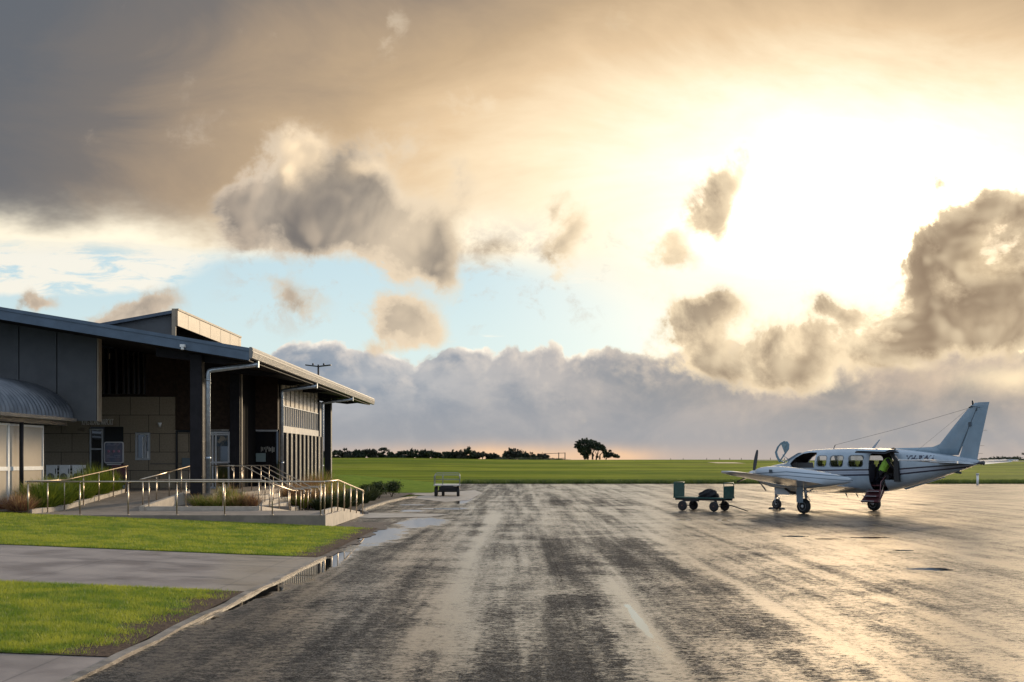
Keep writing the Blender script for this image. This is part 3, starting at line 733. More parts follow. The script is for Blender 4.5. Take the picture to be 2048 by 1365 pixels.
MB().boxp((-16.14, FY + .01, 2.12), (-16.10, FY + .06, 3.0)).build('blind', white_m, g)
MB().boxp((-15.95, FY + .01, 2.10), (-15.87, FY + .07, 2.4)).build('notice', white_m, g)
g = opening('entrance_door', -14.08, -13.42, FZ, 3.24, FY - .04, (-13.82,), (3.12, 2.0), .07)
MB().boxp((-13.99, FY - .08, 1.78), (-13.91, FY - .05, 2.3)).build('handle', steel, g)
g = opening('entrance_door', -13.41, -12.40, FZ, 3.24, FY - .04, (-13.12, -12.98), (3.12, 1.93), .07)
MB().boxp((-12.94, FY - .02, 2.62), (-12.48, FY + .005, 3.06)).build('poster', mat('poster', (.10, .14, .20), .4, fn=lambda n, b, co, c: n.put(b.inputs['Base Color'], n.mix(n.mr(n.noise(co, 2.6, 3), .44, .56), (.02, .05, .08), (.36, .30, .22)))), g)
MB().boxp((-13.35, FY - .056, 3.27), (-12.42, FY - .04, 3.34)).build('sign_strip', mat('sign_strip', (.42, .38, .34), .5), T)
text_mesh('DEPARTURES', .075, 'lettering', black_m, T, lambda c: Vector((-12.95 + c.x, FY - .06 + c.z, 3.28 + c.y)) - T.location, .002)
MB().boxp((-14.70, FY - .05, FZ), (-14.62, FY + .05, 3.28)).build('post', black_m, T)
MB().boxp((-14.42, FY - .10, 1.72), (-13.72, FY - .07, 2.12)).build('barrier_panel', mat('barrier', (.10, .13, .14), .4), T)
MB().boxp((-15.8, FY - .04, 1.84), (-12.4, FY - .005, 1.90)).build('rail_strip', mat('rail_strip', (.16, .13, .1), .5), T)
MB().boxp((-12.3, 52.9, 1.95), (-11.85, 52.93, 2.35)).build('notice', mat('notice', (.22, .28, .27), .4), T)
q = MB()
for i in range(9): q.boxp((-12.1 + i * .075 + random.uniform(-.01, .01), 53.015, 2.42 + random.uniform(-.05, .12)), (-12.1 + i * .075 + .03, 53.035, 2.58 + random.uniform(0, .1)))
q.build('window_decal', mat('decal', (.45, .42, .36), .5), T)
# wall lamp, camera on the fascia
q = MB(); q.lathe([(.0, 0), (.045, .0), (.09, .2), (.0, .2)], (-15.35, FY - .12, 3.42), 'z', 12); wl = q.build('wall_lamp', white_m, T)
q = MB(); q.boxp((-11.93, 39.80, 5.995), (-11.77, 39.97, 6.09)); q.tube([(-11.85, 39.86, 5.985), (-11.85, 39.86, 5.90)], .055, 10); q.build('security_camera', white_m, T)
# lettering over the entrance
text_mesh('KING ISLAND AIRPORT', .36, 'lettering', mat('letter_steel', (.85, .80, .72), .5), T, lambda c: Vector((-18.05 + c.x * .36, FY - .03 + c.z, 3.53 + c.y)) - T.location, .02)
text_mesh('CURRIE', .20, 'lettering', mat('letter_steel2', (.26, .20, .14), .5), T, lambda c: Vector((-18.75 + c.x * .5, FY - .02 + c.z, 3.27 + c.y)) - T.location, .01)
# grey hanging panel wall
q = MB()
GY = 42.0
jn = [-15.66, -17.15, -18.56, -20.0, -21.5, -23.0, -25, -27, -30]
for x1, x0 in zip(jn[:-1], jn[1:]):
    q.prism([(x0 + .02, 3.48), (x1 - .02, 3.48), (x1 - .02, rz_(x1) - .435), (x0 + .02, rz_(x0) - .435)], GY, GY + .12, 'y')
q.build('panel_wall', grey_m, T)
q = MB(); q.prism([(-15.68, 3.5), (-30, 3.5), (-30, rz_(-30) - .45), (-15.68, rz_(-15.68) - .45)], GY + .13, GY + .3, 'y'); q.build('panel_backing', black_m, T)
q = MB(); q.prism([(-15.655, 3.46), (-15.60, 3.46), (-15.60, rz_(-15.6) - .436), (-15.655, rz_(-15.65) - .436)], GY - .01, GY + .32, 'y'); q.build('panel_edge', edge_m, T)
q = MB(); q.boxp((-30, GY + .31, 3.5), (-19.9, FY - .03, 3.62)); q.build('soffit', soffit_m, T)
# columns and downpipes
def column(x, y, w_, m_=charcoal, z0=.0):
    q_ = MB().boxp((x - w_ / 2, y - w_ / 2, z0), (x + w_ / 2, y + w_ / 2, rz_(x + w_ / 2) - .44)); return q_.build('column', m_, T, bevel=.012)
column(-11.68, 41.1, .42, z0=.78); column(-12.02, 48.05, .42, z0=.8); column(-11.55, 53.35, .30, z0=.6); column(-11.28, 66.8, .40, black_m, z0=0)
MB().boxp((-11.80, 48.0, FZ), (-11.755, 48.1, rz_(-11.8) - .44)).build('mullion', edge_m, T)
for (x, y, z0) in ((-11.29, 41.1, .70), (-11.12, 53.0, .5), (-11.22, 64.4, .3)):
    zt = 5.28; q = MB()
    q.tube([(x, y, z0), (x, y, zt - .12), (x + .04, y, zt - .03), (x + .13, y, zt), (RX + .05, y, zt + .22)], .088, 12)
    dp = q.build('downpipe', galv, T)
    for zc_ in (z0 + 1.4, zt - .35): MB().lathe([(.10, -.04), (.105, 0), (.10, .04)], (x, y, zc_), 'z', 14).build('collar', galv, dp)
    MB().boxp((RX + .02, y - .08, zt + .10), (RX + .08, y + .08, zt + .36)).build('spitter', galv, dp)
    MB().boxp((x - .115, y - .03, z0), (x - .095, y + .03, zt - .3)).build('batten', edge_m, dp)
# striped side wall
SX = -11.12; Y0, Y1 = 53.35, 64.2
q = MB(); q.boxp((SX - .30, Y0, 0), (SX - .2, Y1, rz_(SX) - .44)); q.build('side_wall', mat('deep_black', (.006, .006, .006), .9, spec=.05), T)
q = MB()
for i in range(9):
    y = Y0 + .25 + i * 1.08; q.boxp((SX - .19, y, 4.62), (SX - .12, y + .82, rz_(SX) - .47))
q.build('upper_panel', screen_m, T)
wn = MB().boxp((SX - .19, Y0 + .1, 3.66), (SX - .165, Y0 + 9.8, 4.6)).build('louvre_window', black_m, T)
for i in range(19): MB().boxp((SX - .165, Y0 + .25 + i * .52, 3.66), (SX - .11, Y0 + .28 + i * .52, 4.6)).build('louvre', white_m, wn)
MB().boxp((SX - .19, Y0 + .12, 4.585), (SX - .10, Y0 + 9.8, 4.625)).build('ledge', white_m, T)
MB().boxp((SX - .19, Y0 + .12, 3.34), (SX - .08, Y0 + 9.8, 3.655)).build('spandrel', mat('spandrel', (.50, .47, .43), .35, .3, var=.1), T)
for i in range(10):
    y = Y0 + .2 + i * 1.08
    MB().boxp((SX - .18, y, .5), (SX - .165, y + .66, 3.335)).build('glass_pane', mirror_glass, T)
    MB().boxp((SX - .19, y + .66, .5), (SX - .02, y + 1.08 if i < 9 else y + .8, 3.335)).build('fin', black_m, T)
MB().boxp((SX - .20, 63.7, 0), (SX - .1, 64.2, 5.3)).build('side_post', mat('side_post', (.2, .2, .2), .5), T)
# deck
q = MB()
q.boxp((-18.6, 42.4, -.2), (-10.35, 53.3, FZ)); q.build('deck', concrete, T)
q = MB(); q.boxp((-12.24, 41.0, -.2), (-11.1, 42.395, FZ + .002)); q.build('plinth', concrete, T)
q = MB(); q.boxp((-11.09, 42.0, -.2), (-10.35, 42.39, .66)); q.build('plinth', concrete, T)

# ------------------------------------------------------------------ steps
st = thing('steps', 'pale concrete steps leading down from the terminal deck', 'steps', (-9.5, 45, 0))
for i in range(5):
    z = .82 - .165 * (i + 1) + .0
    x0 = -10.35 + .34 * i
    MB().boxp((x0 + .002, 42.6, -.1), (x0 + .34, 47.4, z)).build('step', concrete_pale, st, bevel=.012)
MB().boxp((-10.349, 42.41, -.1), (-8.55, 42.595, .30)).build('side_wall', concrete, st)

# ------------------------------------------------------------------ lower ramp (L shaped) with landing and kerbs
WY = 33.5; LZ = .40
rp = thing('concrete_ramp', 'concrete access ramp with sloping end wall rising from the apron to a long walkway', 'ramp', (-8, 35, 0))
q = MB(); q.boxp((-14.75, WY, -.2), (-5.75, 36.6, LZ)); q.build('walkway', concrete, rp)
q = MB(); q.prism([(36.602, -.2), (36.602, LZ), (42.0, .0), (42.0, -.2)], -8.35, -5.75, 'x'); q.build('slope', concrete, rp)
q = MB(); q.prism([(WY - .004, -.3), (WY - .004, LZ + .002), (36.6, LZ + .002), (42.1, .0), (42.1, -.3)], -5.749, -5.735, 'x'); q.build('end_wall', concrete_pale, rp)
q = MB(); q.prism([(34.2, LZ), (34.2, LZ + .12), (36.6, LZ + .12), (41.8, .13), (41.8, .02), (36.6, LZ)], -6.0, -5.88, 'x'); q.build('kerb', concrete_pale, rp)
q = MB(); q.boxp((-12.25, 36.61, -.2), (-8.40, 36.80, LZ + .13)); q.build('kerb', concrete_pale, rp)
q = MB(); q.prism([(36.81, -.1), (36.81, LZ + .13), (42.0, .14), (42.0, -.1)], -8.52, -8.36, 'x'); q.build('kerb', concrete_pale, rp)
# upper ramp from the walkway to the deck
rp2 = thing('concrete_ramp', 'second ramp climbing from the walkway to the terminal deck between pale sloping kerbs', 'ramp', (-13.5, 39.5, 0))
q = MB(); q.prism([(36.602, -.2), (36.602, LZ - .002), (42.395, FZ - .002), (42.395, -.2)], -14.75, -12.26, 'x'); q.build('slope', concrete, rp2)
for x0, x1 in ((-14.95, -14.76), (-12.255, -12.10)):
    q = MB(); q.prism([(36.5, -.1), (36.5, LZ + .14), (42.39, FZ + .13), (42.39, -.1)], x0, x1, 'x'); q.build('kerb', concrete_pale, rp2)
q = MB(); q.boxp((-14.95, 34.3, -.1), (-14.76, 36.495, LZ + .14)); q.build('kerb', concrete_pale, rp2)

# ------------------------------------------------------------------ railings
def railing(label, rail, posts, r=.024, pr=.020, curl=None, kind='handrail'):
    """rail: polyline of the top rail; posts: list of (x, y, zbase, ztop)"""
    t = thing('railing', label, 'railing', (rail[0][0], rail[0][1], 0), 0, 'metal handrails of the ramps and steps')
    MB().tube(rail, r, 10).build('rail', steel, t)
    for (x, y, z0, z1) in posts:
        q_ = MB(); q_.tube([(x, y, z0), (x, y, z1 - .07)], pr, 8); q_.tube([(x, y, z1 - .07), (x, y, z1)], pr * .55, 8)
        q_.build('post', steel, t)
        MB().lathe([(.042, 0), (.042, .012), (pr, .02)], (x, y, z0), 'z', 10).build('base_flange', steel, t)
    return t
H = .99
fx = lambda u: (u - VPX) / FPX * WY
railing('long front handrail along the walkway above the lawn', [(-14.58, WY + .06, LZ + H), (-5.78, WY + .06, LZ + H)],
        [(fx(u) if u > 60 else -14.55, WY + .06, LZ, LZ + H) for u in (56, 156, 253, 351, 447, 543, 640)])
railing('handrail with a raised kink going down the right edge of the ramp',
        [(-5.80, WY + .10, LZ + H), (-5.80, 36.2, LZ + H), (-5.80, 42.0, .90), (-5.80, 42.12, .86), (-5.80, 42.14, .76)],
        [(-5.80, y, (LZ if y < 36.6 else LZ - (y - 36.6) * .074), (LZ + H if y < 36.2 else .90 + (42 - y) * .0845)) for y in (33.72, 35.0, 36.15, 37.5, 38.9, 40.3, 41.9)])
railing('handrail rising at the left edge beside the tall green grasses',
        [(-14.66, WY + .12, LZ + H), (-14.66, 36.6, LZ + H), (-14.66, 42.4, FZ + H)],
        [(-14.66, y, LZ if y < 36.6 else LZ + (y - 36.6) * .0724, LZ + H if y < 36.6 else LZ + H + (y - 36.6) * .0724) for y in (33.78, 35.2, 36.5, 38.1, 39.5, 40.9, 42.2)])
railing('handrail rising to the dark column on the right of the upper ramp',
        [(-12.30, 36.75, LZ + H), (-12.30, 42.4, FZ + H)],
        [(-12.30, y, LZ + (y - 36.6) * .0724, LZ + H + (y - 36.6) * .0724) for y in (37.0, 38.4, 39.8, 41.2, 42.3)])
railing('inner walkway handrail just behind the front one, passing the planter',
        [(-12.28, 36.7, LZ + H), (-8.40, 36.7, LZ + H), (-8.40, 42.0, .90), (-8.40, 42.9, .87), (-8.40, 43.0, .80)],
        [(x, 36.7, LZ + .13, LZ + H) for x in (-12.0, -10.8, -9.6, -8.44)] + [(-8.44, y, LZ + .1 - (y - 36.8) * .074, LZ + H - (y - 36.7) * .093) for y in (38.3, 39.8, 41.6)])
names = ('nearest', 'second nearest', 'third nearest', 'farthest')
for i, y in enumerate((42.75, 44.2, 45.8, 47.3)):
    zt, zb = FZ + H, .93
    pts = []
    if i < 3:   # curled upper end
        for k in range(7): a_ = -math.pi / 2 + math.pi * k / 6; pts.append((-10.75 - .10 * math.cos(a_), y, zt - .10 + .10 * math.sin(a_)))
    else: pts.append((-12.9, y, zt))
    pts += [(-10.4, y, zt), (-8.75, y, zb)]
    pts.append((-8.2, y, zb))
    for k in range(7): a_ = math.pi / 2 - math.pi * k / 6; pts.append((-8.2 + .10 * math.cos(a_), y, zb - .10 + .10 * math.sin(a_)))
    ps = [(-10.45, y, FZ, zt), (-9.6, y, .45, zt - .485 + .03), (-8.72, y, .0, zb), (-8.25, y, .0, zb)]
    if i == 3: ps += [(-12.6, y, FZ, zt), (-11.6, y, FZ, zt)]
    railing(names[i] + ' of the four sloping handrails running down the steps', pts, ps, .021, .018)
railing('short cross handrail on the deck between the wall and the steps', [(-11.7, 43.6, FZ + H), (-10.95, 43.6, FZ + H)], [(-11.65, 43.6, FZ, FZ + H), (-11.0, 43.6, FZ, FZ + H)])

# ------------------------------------------------------------------ covered way on the left
cw = thing('covered_walkway', 'curved corrugated canopy on white glazed frames at the left edge of the picture', 'walkway canopy', (-19.5, 38, 0))
def corr_fn(n, b, co, c):
    x, y, z = n.sep(co)
    n.put(b.inputs['Base Color'], n.mix(n.mr(n.noise(co, 2.0, 5), .35, .65), (.085, .095, .11), (.14, .15, .165)))
corr_m = mat('corrugated_steel', (.1, .12, .14), .38, .5, fn=corr_fn)
CWX, HWD, RISE, EZ = -19.5, 2.98, 1.48, 3.55
rings = []
for j in range(0, 321):
    y = 33.0 + j * (41.9 - 33.0) / 320
    dr = .045 * math.cos(j * math.pi / 5.5)
    rings.append([(CWX + (HWD + dr) * math.cos(math.pi * k / 26), y, EZ + (RISE + dr) * math.sin(math.pi * k / 26)) for k in range(27)])
q = MB(); q.loft(rings, closed=False, caps=False)
cr = q.build('roof', corr_m, cw)
q = MB(); q.prism([(-16.53, 3.42), (-16.40, 3.45), (-16.37, 3.56), (-16.55, 3.58)], 33, 41.96, 'y'); q.build('gutter', gutter_m, cw)
q = MB(); q.boxp((-16.75, 33, 3.28), (-16.60, 41.6, 3.42)); q.build('beam', black_m, cw)
q = MB(); q.boxp((-22.4, 33, 3.28), (-22.2, 41.6, 3.42)); q.build('beam', black_m, cw)
q = MB(); q.boxp((-22.3, 41.3, .4), (-22.1, 41.5, 3.28)).boxp((-22.3, 35.3, .4), (-22.1, 35.5, 3.28)); q.build('post', black_m, cw)
q = MB(); q.tube([(-16.66, 37.9, .3), (-16.66, 37.9, 3.3)], .07, 10); q.build('post', charcoal, cw)
wall_in = MB(); wall_in.boxp((-22.0, 33.0, .5), (-21.95, 41.4, 3.2)); wall_in.build('back_panel', mat('beige_panel', (.42, .37, .31), .6, var=.08), cw)
tint = mat('sky_reflection_beige', (.60, .51, .40), .14, spec=1.0, var=.06, vscale=1)  # beige base colour holds the bright sky reflection of the glass
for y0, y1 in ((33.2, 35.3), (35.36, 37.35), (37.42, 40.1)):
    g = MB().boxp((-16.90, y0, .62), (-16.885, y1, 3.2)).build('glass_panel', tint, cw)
    q = MB()
    for yy in (y0 - .03, y1 - .03): q.boxp((-16.93, yy, .55), (-16.85, yy + .06, 3.25))
    for zz, hh in ((.58, .07), (1.68, .13), (3.17, .07)): q.boxp((-16.925, y0 + .03, zz), (-16.855, y1 - .03, zz + hh))
    q.build('frame', white_m, g)

# ------------------------------------------------------------------ condensers, sign, bin and poster board
labs = ('leftmost of the three white air conditioner boxes by the brown wall', 'middle one of the three white air conditioner boxes by the brown wall', 'rightmost of the three white air conditioner boxes, next to the green grasses')
for i in range(3):
    x = -17.95 + i * .50
    t = thing('air_conditioner', labs[i], 'air conditioner', (x, 43.6, .5), 0, 'air conditioner units below the wall')
    MB().boxp((x - .21, 43.45, .55), (x + .21, 43.78, 1.84)).build('casing', white_m, t, bevel=.015)
    q = MB()
    for zc in (.88, 1.38): q.lathe([(.0, -.01), (.14, -.01), (.145, .0), (.0, .0)], (x - .03, 43.445, zc), 'y', 20)
    fg = q.build('fan_grille', mat('fan_grille', (.12, .12, .12), .5), t)
    q = MB()
    for k in range(8): q.boxp((x + .211, 43.48, .66 + k * .14), (x + .22, 43.75, .73 + k * .14))
    q.build('side_louvre', mat('louvre_dark', (.06, .06, .06), .5), t)
    MB().boxp((x + .15, 43.435, 1.5), (x + .18, 43.449, 1.7)).build('handle', black_m, t)
    MB().boxp((x - .2, 43.5, .3), (x - .14, 43.75, .549)).boxp((x + .14, 43.5, .3), (x + .2, 43.75, .549)).build('foot', galv, t)

sg = thing('notice_sign', 'blue grey notice board with rounded pale frame standing in front of the doorway', 'sign', (-15.95, 45.2, FZ))
def rrect(w_, h_, r_, n_=6):
    p = []
    for cx_, cz_, a0 in ((w_ / 2 - r_, h_ / 2 - r_, 0), (-w_ / 2 + r_, h_ / 2 - r_, 90), (-w_ / 2 + r_, -h_ / 2 + r_, 180), (w_ / 2 - r_, -h_ / 2 + r_, 270)):
        for k in range(n_ + 1): a_ = R(a0 + 90 * k / n_); p.append((cx_ + r_ * math.cos(a_), cz_ + r_ * math.sin(a_)))
    return p
sx, sz, sy = (225.5 - VPX) / FPX * 45.2, 2.03 + (920.5 - 905.5) / FPX * 45.2, 45.2
for (w_, h_, r_, y0, y1, nm, mm) in ((.78, .86, .09, sy + .0, sy + .05, 'frame', mat('sign_frame', (.48, .46, .45), .4, .2)),
                                     (.70, .78, .06, sy - .012, sy - .004, 'board', mat('sign_board', (.085, .10, .145), .35, fn=lambda n, b, co, c: n.put(b.inputs['Base Color'], n.mix(n.mr(n.noise(co, 3.0, 3), .4, .62), (.07, .085, .13), (.13, .11, .14)))))):
    q = MB(); q.prism([(sx + a_, sz + b_) for a_, b_ in rrect(w_, h_, r_)], y0, y1, 'y'); q.build(nm, mm, sg)
q = MB()
ink = mat('sign_ink', (.30, .28, .34), .5)
for zz, hh, n_ in ((.33, .022, 14), (.29, .018, 12)):
    for k in range(n_):
        if random.random() < .8: q.boxp((sx - .28 + k * .04, sy - .016, sz + zz), (sx - .28 + k * .04 + .028, sy - .013, sz + zz + hh))
for zz in (.0, -.07): 
    for k in range(13):
        if random.random() < .75: q.boxp((sx - .27 + k * .042, sy - .016, sz + zz - .12), (sx - .27 + k * .042 + .03, sy - .013, sz + zz - .10))
q.build('lettering', ink, sg)
q = MB()
for k in range(3): q.lathe([(.0, -.004), (.055, -.004), (.055, .0), (.0, .0)], (sx - .2 + k * .2, sy - .013, sz + .05), 'y', 12)
q.build('symbol', mat('sign_symbol', (.34, .16, .22), .5), sg)
MB().boxp((sx - .27, sy - .02, sz - .50), (sx + .27, sy + .05, sz - .455)).build('ledge', mat('sign_frame', (.48, .46, .45), .4), sg)
MB().boxp((sx - .04, sy, FZ), (sx + .04, sy + .04, sz - .5)).build('leg', charcoal, sg)
ps = thing('poster_stand', 'dark red and navy poster stand behind the end of the left handrail', 'poster stand', (-15.6, 44.6, FZ))
MB().boxp((-16.05, 44.6, FZ), (-15.45, 44.66, FZ + 1.02)).build('poster', mat('red_poster', (.1, .03, .04), .4, fn=lambda n, b, co, c: n.put(b.inputs['Base Color'], n.mix(n.mr(n.sep(co)[2], .38, .6), (.012, .02, .05), (.09, .022, .028)))), ps)
q = MB(); q.lathe([(0, 0), (.09, 0), (.09, .01), (0, .01)], (-15.78, 44.585, FZ + .42), 'y', 12); q.boxp((-15.6, 44.585, FZ + .1), (-15.5, 44.598, FZ + .22)); q.build('emblem', mat('pale_print', (.30, .33, .38), .5), ps)
MB().boxp((-16.08, 44.55, FZ), (-15.42, 44.75, FZ + .03)).build('foot', charcoal, ps)

# ------------------------------------------------------------------ area lamp behind the roof
lp = thing('street_lamp', 'black twin headed area lamp rising behind the terminal roof', 'lamp', (-14.2, 80, 0))
q = MB(); q.tube([(-14.2, 80, 0), (-14.2, 80, 8.75)], [.13, .06], 10); q.build('pole', black_m, lp)
for s_ in (-1, 1):
    q = MB(); q.bar((-14.2 + s_ * .04, 80, 8.62), (-14.2 + s_ * .9, 80, 8.72), .30, .07); q.build('lamp_head', black_m, lp)
    q = MB(); q.lathe([(.0, 0), (.06, 0), (.06, .12), (.0, .12)], (-14.2 + s_ * .38, 80, 8.72), 'z', 8); q.build('sensor', black_m, lp)
# ------------------------------------------------------------------ planting
g_green = leafmat('grass_green', (.09, .15, .012), (.27, .30, .03), 5, .4)
g_tan = leafmat('grass_tan', (.30, .18, .07), (.62, .42, .19), 5, .4)
g_red = leafmat('grass_red', (.13, .055, .035), (.30, .15, .085), 5, .35)
g_dark = leafmat('flax_green', (.022, .038, .012), (.075, .085, .03), 4, .25)
g_bush = leafmat('bush_green', (.018, .032, .008), (.075, .10, .018), 3, .25)
def strip_mesh(name, base, tips, widths, droop, m_, parent):
    """arching blades: base (N,3), tips (N,3)"""
    N = len(base); K = 5; t = np.linspace(0, 1, K)[None, :, None]
    b_ = base[:, None, :]; e_ = tips[:, None, :]
    P = b_ + (e_ - b_) * t; P[:, :, 2] += (4 * t[..., 0] * (1 - t[..., 0])) * droop[:, None]
    ang = np.arctan2(tips[:, 1] - base[:, 1], tips[:, 0] - base[:, 0]) + np.pi / 2 + rng.normal(size=N) * .5
    wv_ = np.stack([np.cos(ang), np.sin(ang), np.zeros(N)], 1)[:, None, :] * (widths[:, None, None] * (1 - t ** 1.6 * .93) / 2)
    A, B = P - wv_, P + wv_
    vsx = np.stack([A, B], 2).reshape(-1, 3)
    idx = np.arange(N)[:, None] * 2 * K + np.arange(K - 1)[None] * 2
    F = np.stack([idx, idx + 1, idx + 3, idx + 2], 2).reshape(-1, 4)
    me = bpy.data.meshes.new(name); off = np.array(parent.location) if parent else 0
    me.vertices.add(len(vsx)); me.vertices.foreach_set('co', (vsx - off).astype(np.float32).ravel())
    me.loops.add(F.size); me.loops.foreach_set('vertex_index', F.astype(np.int32).ravel())
    me.polygons.add(len(F)); me.polygons.foreach_set('loop_start', np.arange(0, F.size, 4, dtype=np.int32)); me.polygons.foreach_set('loop_total', np.full(len(F), 4, np.int32))
    me.update(); me.materials.append(m_)
    o = bpy.data.objects.new(name, me); COL.objects.link(o); o.parent = parent; return o
def clump(name, label, cat, loc, h, r, N, m_, m2=None, wd=.010, group='ornamental grasses in the garden beds', spread=1.0):
    t = thing(name, label, cat, loc, 0, group)
    def mk(nm, n_, mm, hh, sp):
        a_ = rng.random(n_) * 2 * np.pi; rr = r * .35 * np.sqrt(rng.random(n_))
        base = np.stack([loc[0] + rr * np.cos(a_), loc[1] + rr * np.sin(a_), np.full(n_, loc[2] - .02)], 1)
        out = r * sp * rng.random(n_) ** .6; a2 = a_ + rng.normal(size=n_) * .4
        H_ = hh * (.55 + .45 * rng.random(n_)) * (1 - .35 * (out / r) ** 2)
        tips = base + np.stack([out * np.cos(a2), out * np.sin(a2), H_], 1)
        strip_mesh(nm, base, tips, wd * (.6 + .8 * rng.random(n_)), H_ * (.06 + .22 * rng.random(n_)), mm, t)
    mk('foliage', N, m_, h, spread)
    if m2: mk('seed_heads', N // 2, m2, h * 1.12, spread * 1.05)
    return t
def gpt(u, y): return (u - VPX) / FPX * y
C = clump
# tall green bed beside the upper ramp
for i, (u, y, z, h, r, lab) in enumerate([
    (118, 36.0, .42, .95, .75, 'tall green grass clump nearest the left end of the front handrail'),
    (80, 36.6, .42, .95, .7, 'green grass clump just right of the white glazed frame'),
    (150, 37.2, .42, 1.05, .75, 'golden green grass clump behind the middle posts of the left handrail'),
    (105, 38.6, .45, 1.05, .7, 'green grass clump in front of the leftmost air conditioner box'),
    (178, 39.0, .5, 1.10, .7, 'green grass clump in front of the rightmost air conditioner box'),
    (205, 40.6, .6, 1.15, .65, 'dark green upright grass clump below the tall narrow window'),
    (222, 41.8, .65, 1.05, .55, 'green grass clump under the notice sign at the top of the left handrail'),
    (180, 42.2, .62, 1.3, .6, 'tallest green grass clump against the brown wall')]):
    x = min(gpt(u, y), -15.15)
    C('grass_clump', lab, 'grass clump', (x, y, z), h * 1.15, r * 1.1, 800, g_green, None, .018)
C('grass_clump', 'reddish brown grass clump at the far left end of the front handrail', 'grass clump', (gpt(38, 34.4), 34.4, .40), .72, .62, 700, g_red, g_tan, .010)
C('grass_clump', 'faded brown grass clump under the glazed frame at the picture edge', 'grass clump', (gpt(12, 35.6), 35.6, .40), .60, .6, 500, g_red, None, .010)
C('grass_clump', 'tall thin straw coloured grass clump between glazed frame and front handrail', 'grass clump', (gpt(55, 35.9), 35.9, .42), 1.05, .5, 260, g_tan, g_green, .010)
# planter between ramp and steps
for u, y, h, r, m1, m2, lab in [(400, 38.6, .52, .55, g_green, g_tan, 'low pinkish topped grass clump at the foot of the dark column'),
                                (430, 38.2, .5, .5, g_green, g_tan, 'low feathery grass clump, second from the dark column'),
                                (452, 39.6, .85, .6, g_green, g_tan, 'tallest tan and green grass clump in the planter, behind the front handrail'),
                                (475, 38.6, .62, .55, g_tan, g_green, 'straw coloured grass clump in the planter left of the steps'),
                                (500, 38.4, .58, .5, g_red, g_tan, 'brownish grass clump next to the lowest visible step')]:
    C('grass_clump', lab, 'grass clump', (gpt(u, y), y, .42), h, r, 520, m1, m2, .010)
# beyond the steps
for i, (u, y, h, r, m1, m2, lab) in enumerate([
    (545, 48.6, .8, .6, g_red, g_tan, 'reddish grass clump at the top of the steps by the striped wall'),
    (575, 49.5, .95, .8, g_red, g_tan, 'russet grass clump left of the middle of the striped wall'),
    (600, 51.0, 1.1, .9, g_tan, g_red, 'rusty tan grass clump in front of the striped glass wall'),
    (625, 53.0, 1.35, 1.0, g_tan, g_red, 'tall rusty grass clump below the second downpipe'),
    (645, 56.0, 1.6, 1.1, g_tan, g_green, 'tallest rusty green grass clump at the foot of the black post'),
    (632, 48.0, .9, .8, g_tan, g_red, 'tan grass clump behind the curled handrail ends'),
    (652, 50.0, 1.1, .9, g_green, g_tan, 'green and tan grass clump seen through the ramp handrail'),
    (668, 52.0, 1.1, .8, g_tan, g_green, 'tan grass clump just right of the black post'),
    (600, 46.5, .6, .6, g_green, g_red, 'low green grass clump by the lowest step')]):
    C('grass_clump', lab, 'grass clump', (gpt(u, y), y, .08), h, r, 620, m1, m2, .016)
for i, (u, y, h, r, lab) in enumerate([
    (655, 45.0, .75, .6, 'dark sword leaved flax behind the corner of the ramp handrail'),
    (682, 46.5, .80, .7, 'dark flax clump behind the highest point of the ramp handrail'),
    (703, 48.5, .85, .7, 'dark flax clump behind the last posts of the ramp handrail'),
    (722, 51.5, .9, .75, 'dark flax clump level with the lower end of the ramp handrail'),
    (640, 44.8, .6, .5, 'small dark flax at the bottom of the steps'),
    (738, 55.0, .8, .7, 'flax clump just right of the handrail end')]):
    C('flax_plant', lab, 'flax plant', (gpt(u, y), y, .05), h, r, 230, g_dark, None, .05, 'dark flax plants beside the ramp')

def leafcloud(N, blobs, size, flat=.5):
    """leaf faces spread through the volume of a set of ellipsoid blobs (cx, cy, cz, rx, ry, rz)"""
    vol = np.array([b[3] * b[4] * b[5] for b in blobs]) ** .75; k = rng.choice(len(blobs), N, p=vol / vol.sum())
    B = np.array(blobs)[k]
    d_ = rng.normal(size=(N, 3)); d_ /= np.linalg.norm(d_, axis=1)[:, None]
    rr = rng.random(N) ** .45 * (1 + .12 * rng.normal(size=N))
    c_ = B[:, :3] + d_ * B[:, 3:] * rr[:, None]
    a_ = rng.normal(size=(N, 3)); a_ /= np.linalg.norm(a_, axis=1)[:, None]
    b_ = np.cross(a_, rng.normal(size=(N, 3))); b_ /= np.linalg.norm(b_, axis=1)[:, None]
    s_ = size * (.5 + rng.random(N))[:, None]
    return np.stack([c_ - a_ * s_, c_ - b_ * s_ * flat, c_ + a_ * s_, c_ + b_ * s_ * flat], 1)
def cloud_obj(name, quads, m_, parent):
    me = bpy.data.meshes.new(name); q_ = (quads - np.array(parent.location)).astype(np.float32); n_ = len(q_)
    me.vertices.add(4 * n_); me.vertices.foreach_set('co', q_.ravel()); me.loops.add(4 * n_)
    me.loops.foreach_set('vertex_index', np.arange(4 * n_, dtype=np.int32)); me.polygons.add(n_)
    me.polygons.foreach_set('loop_start', np.arange(0, 4 * n_, 4, dtype=np.int32)); me.polygons.foreach_set('loop_total', np.full(n_, 4, np.int32))
    me.update(); me.materials.append(m_)
    o = bpy.data.objects.new(name, me); COL.objects.link(o); o.parent = parent; return o
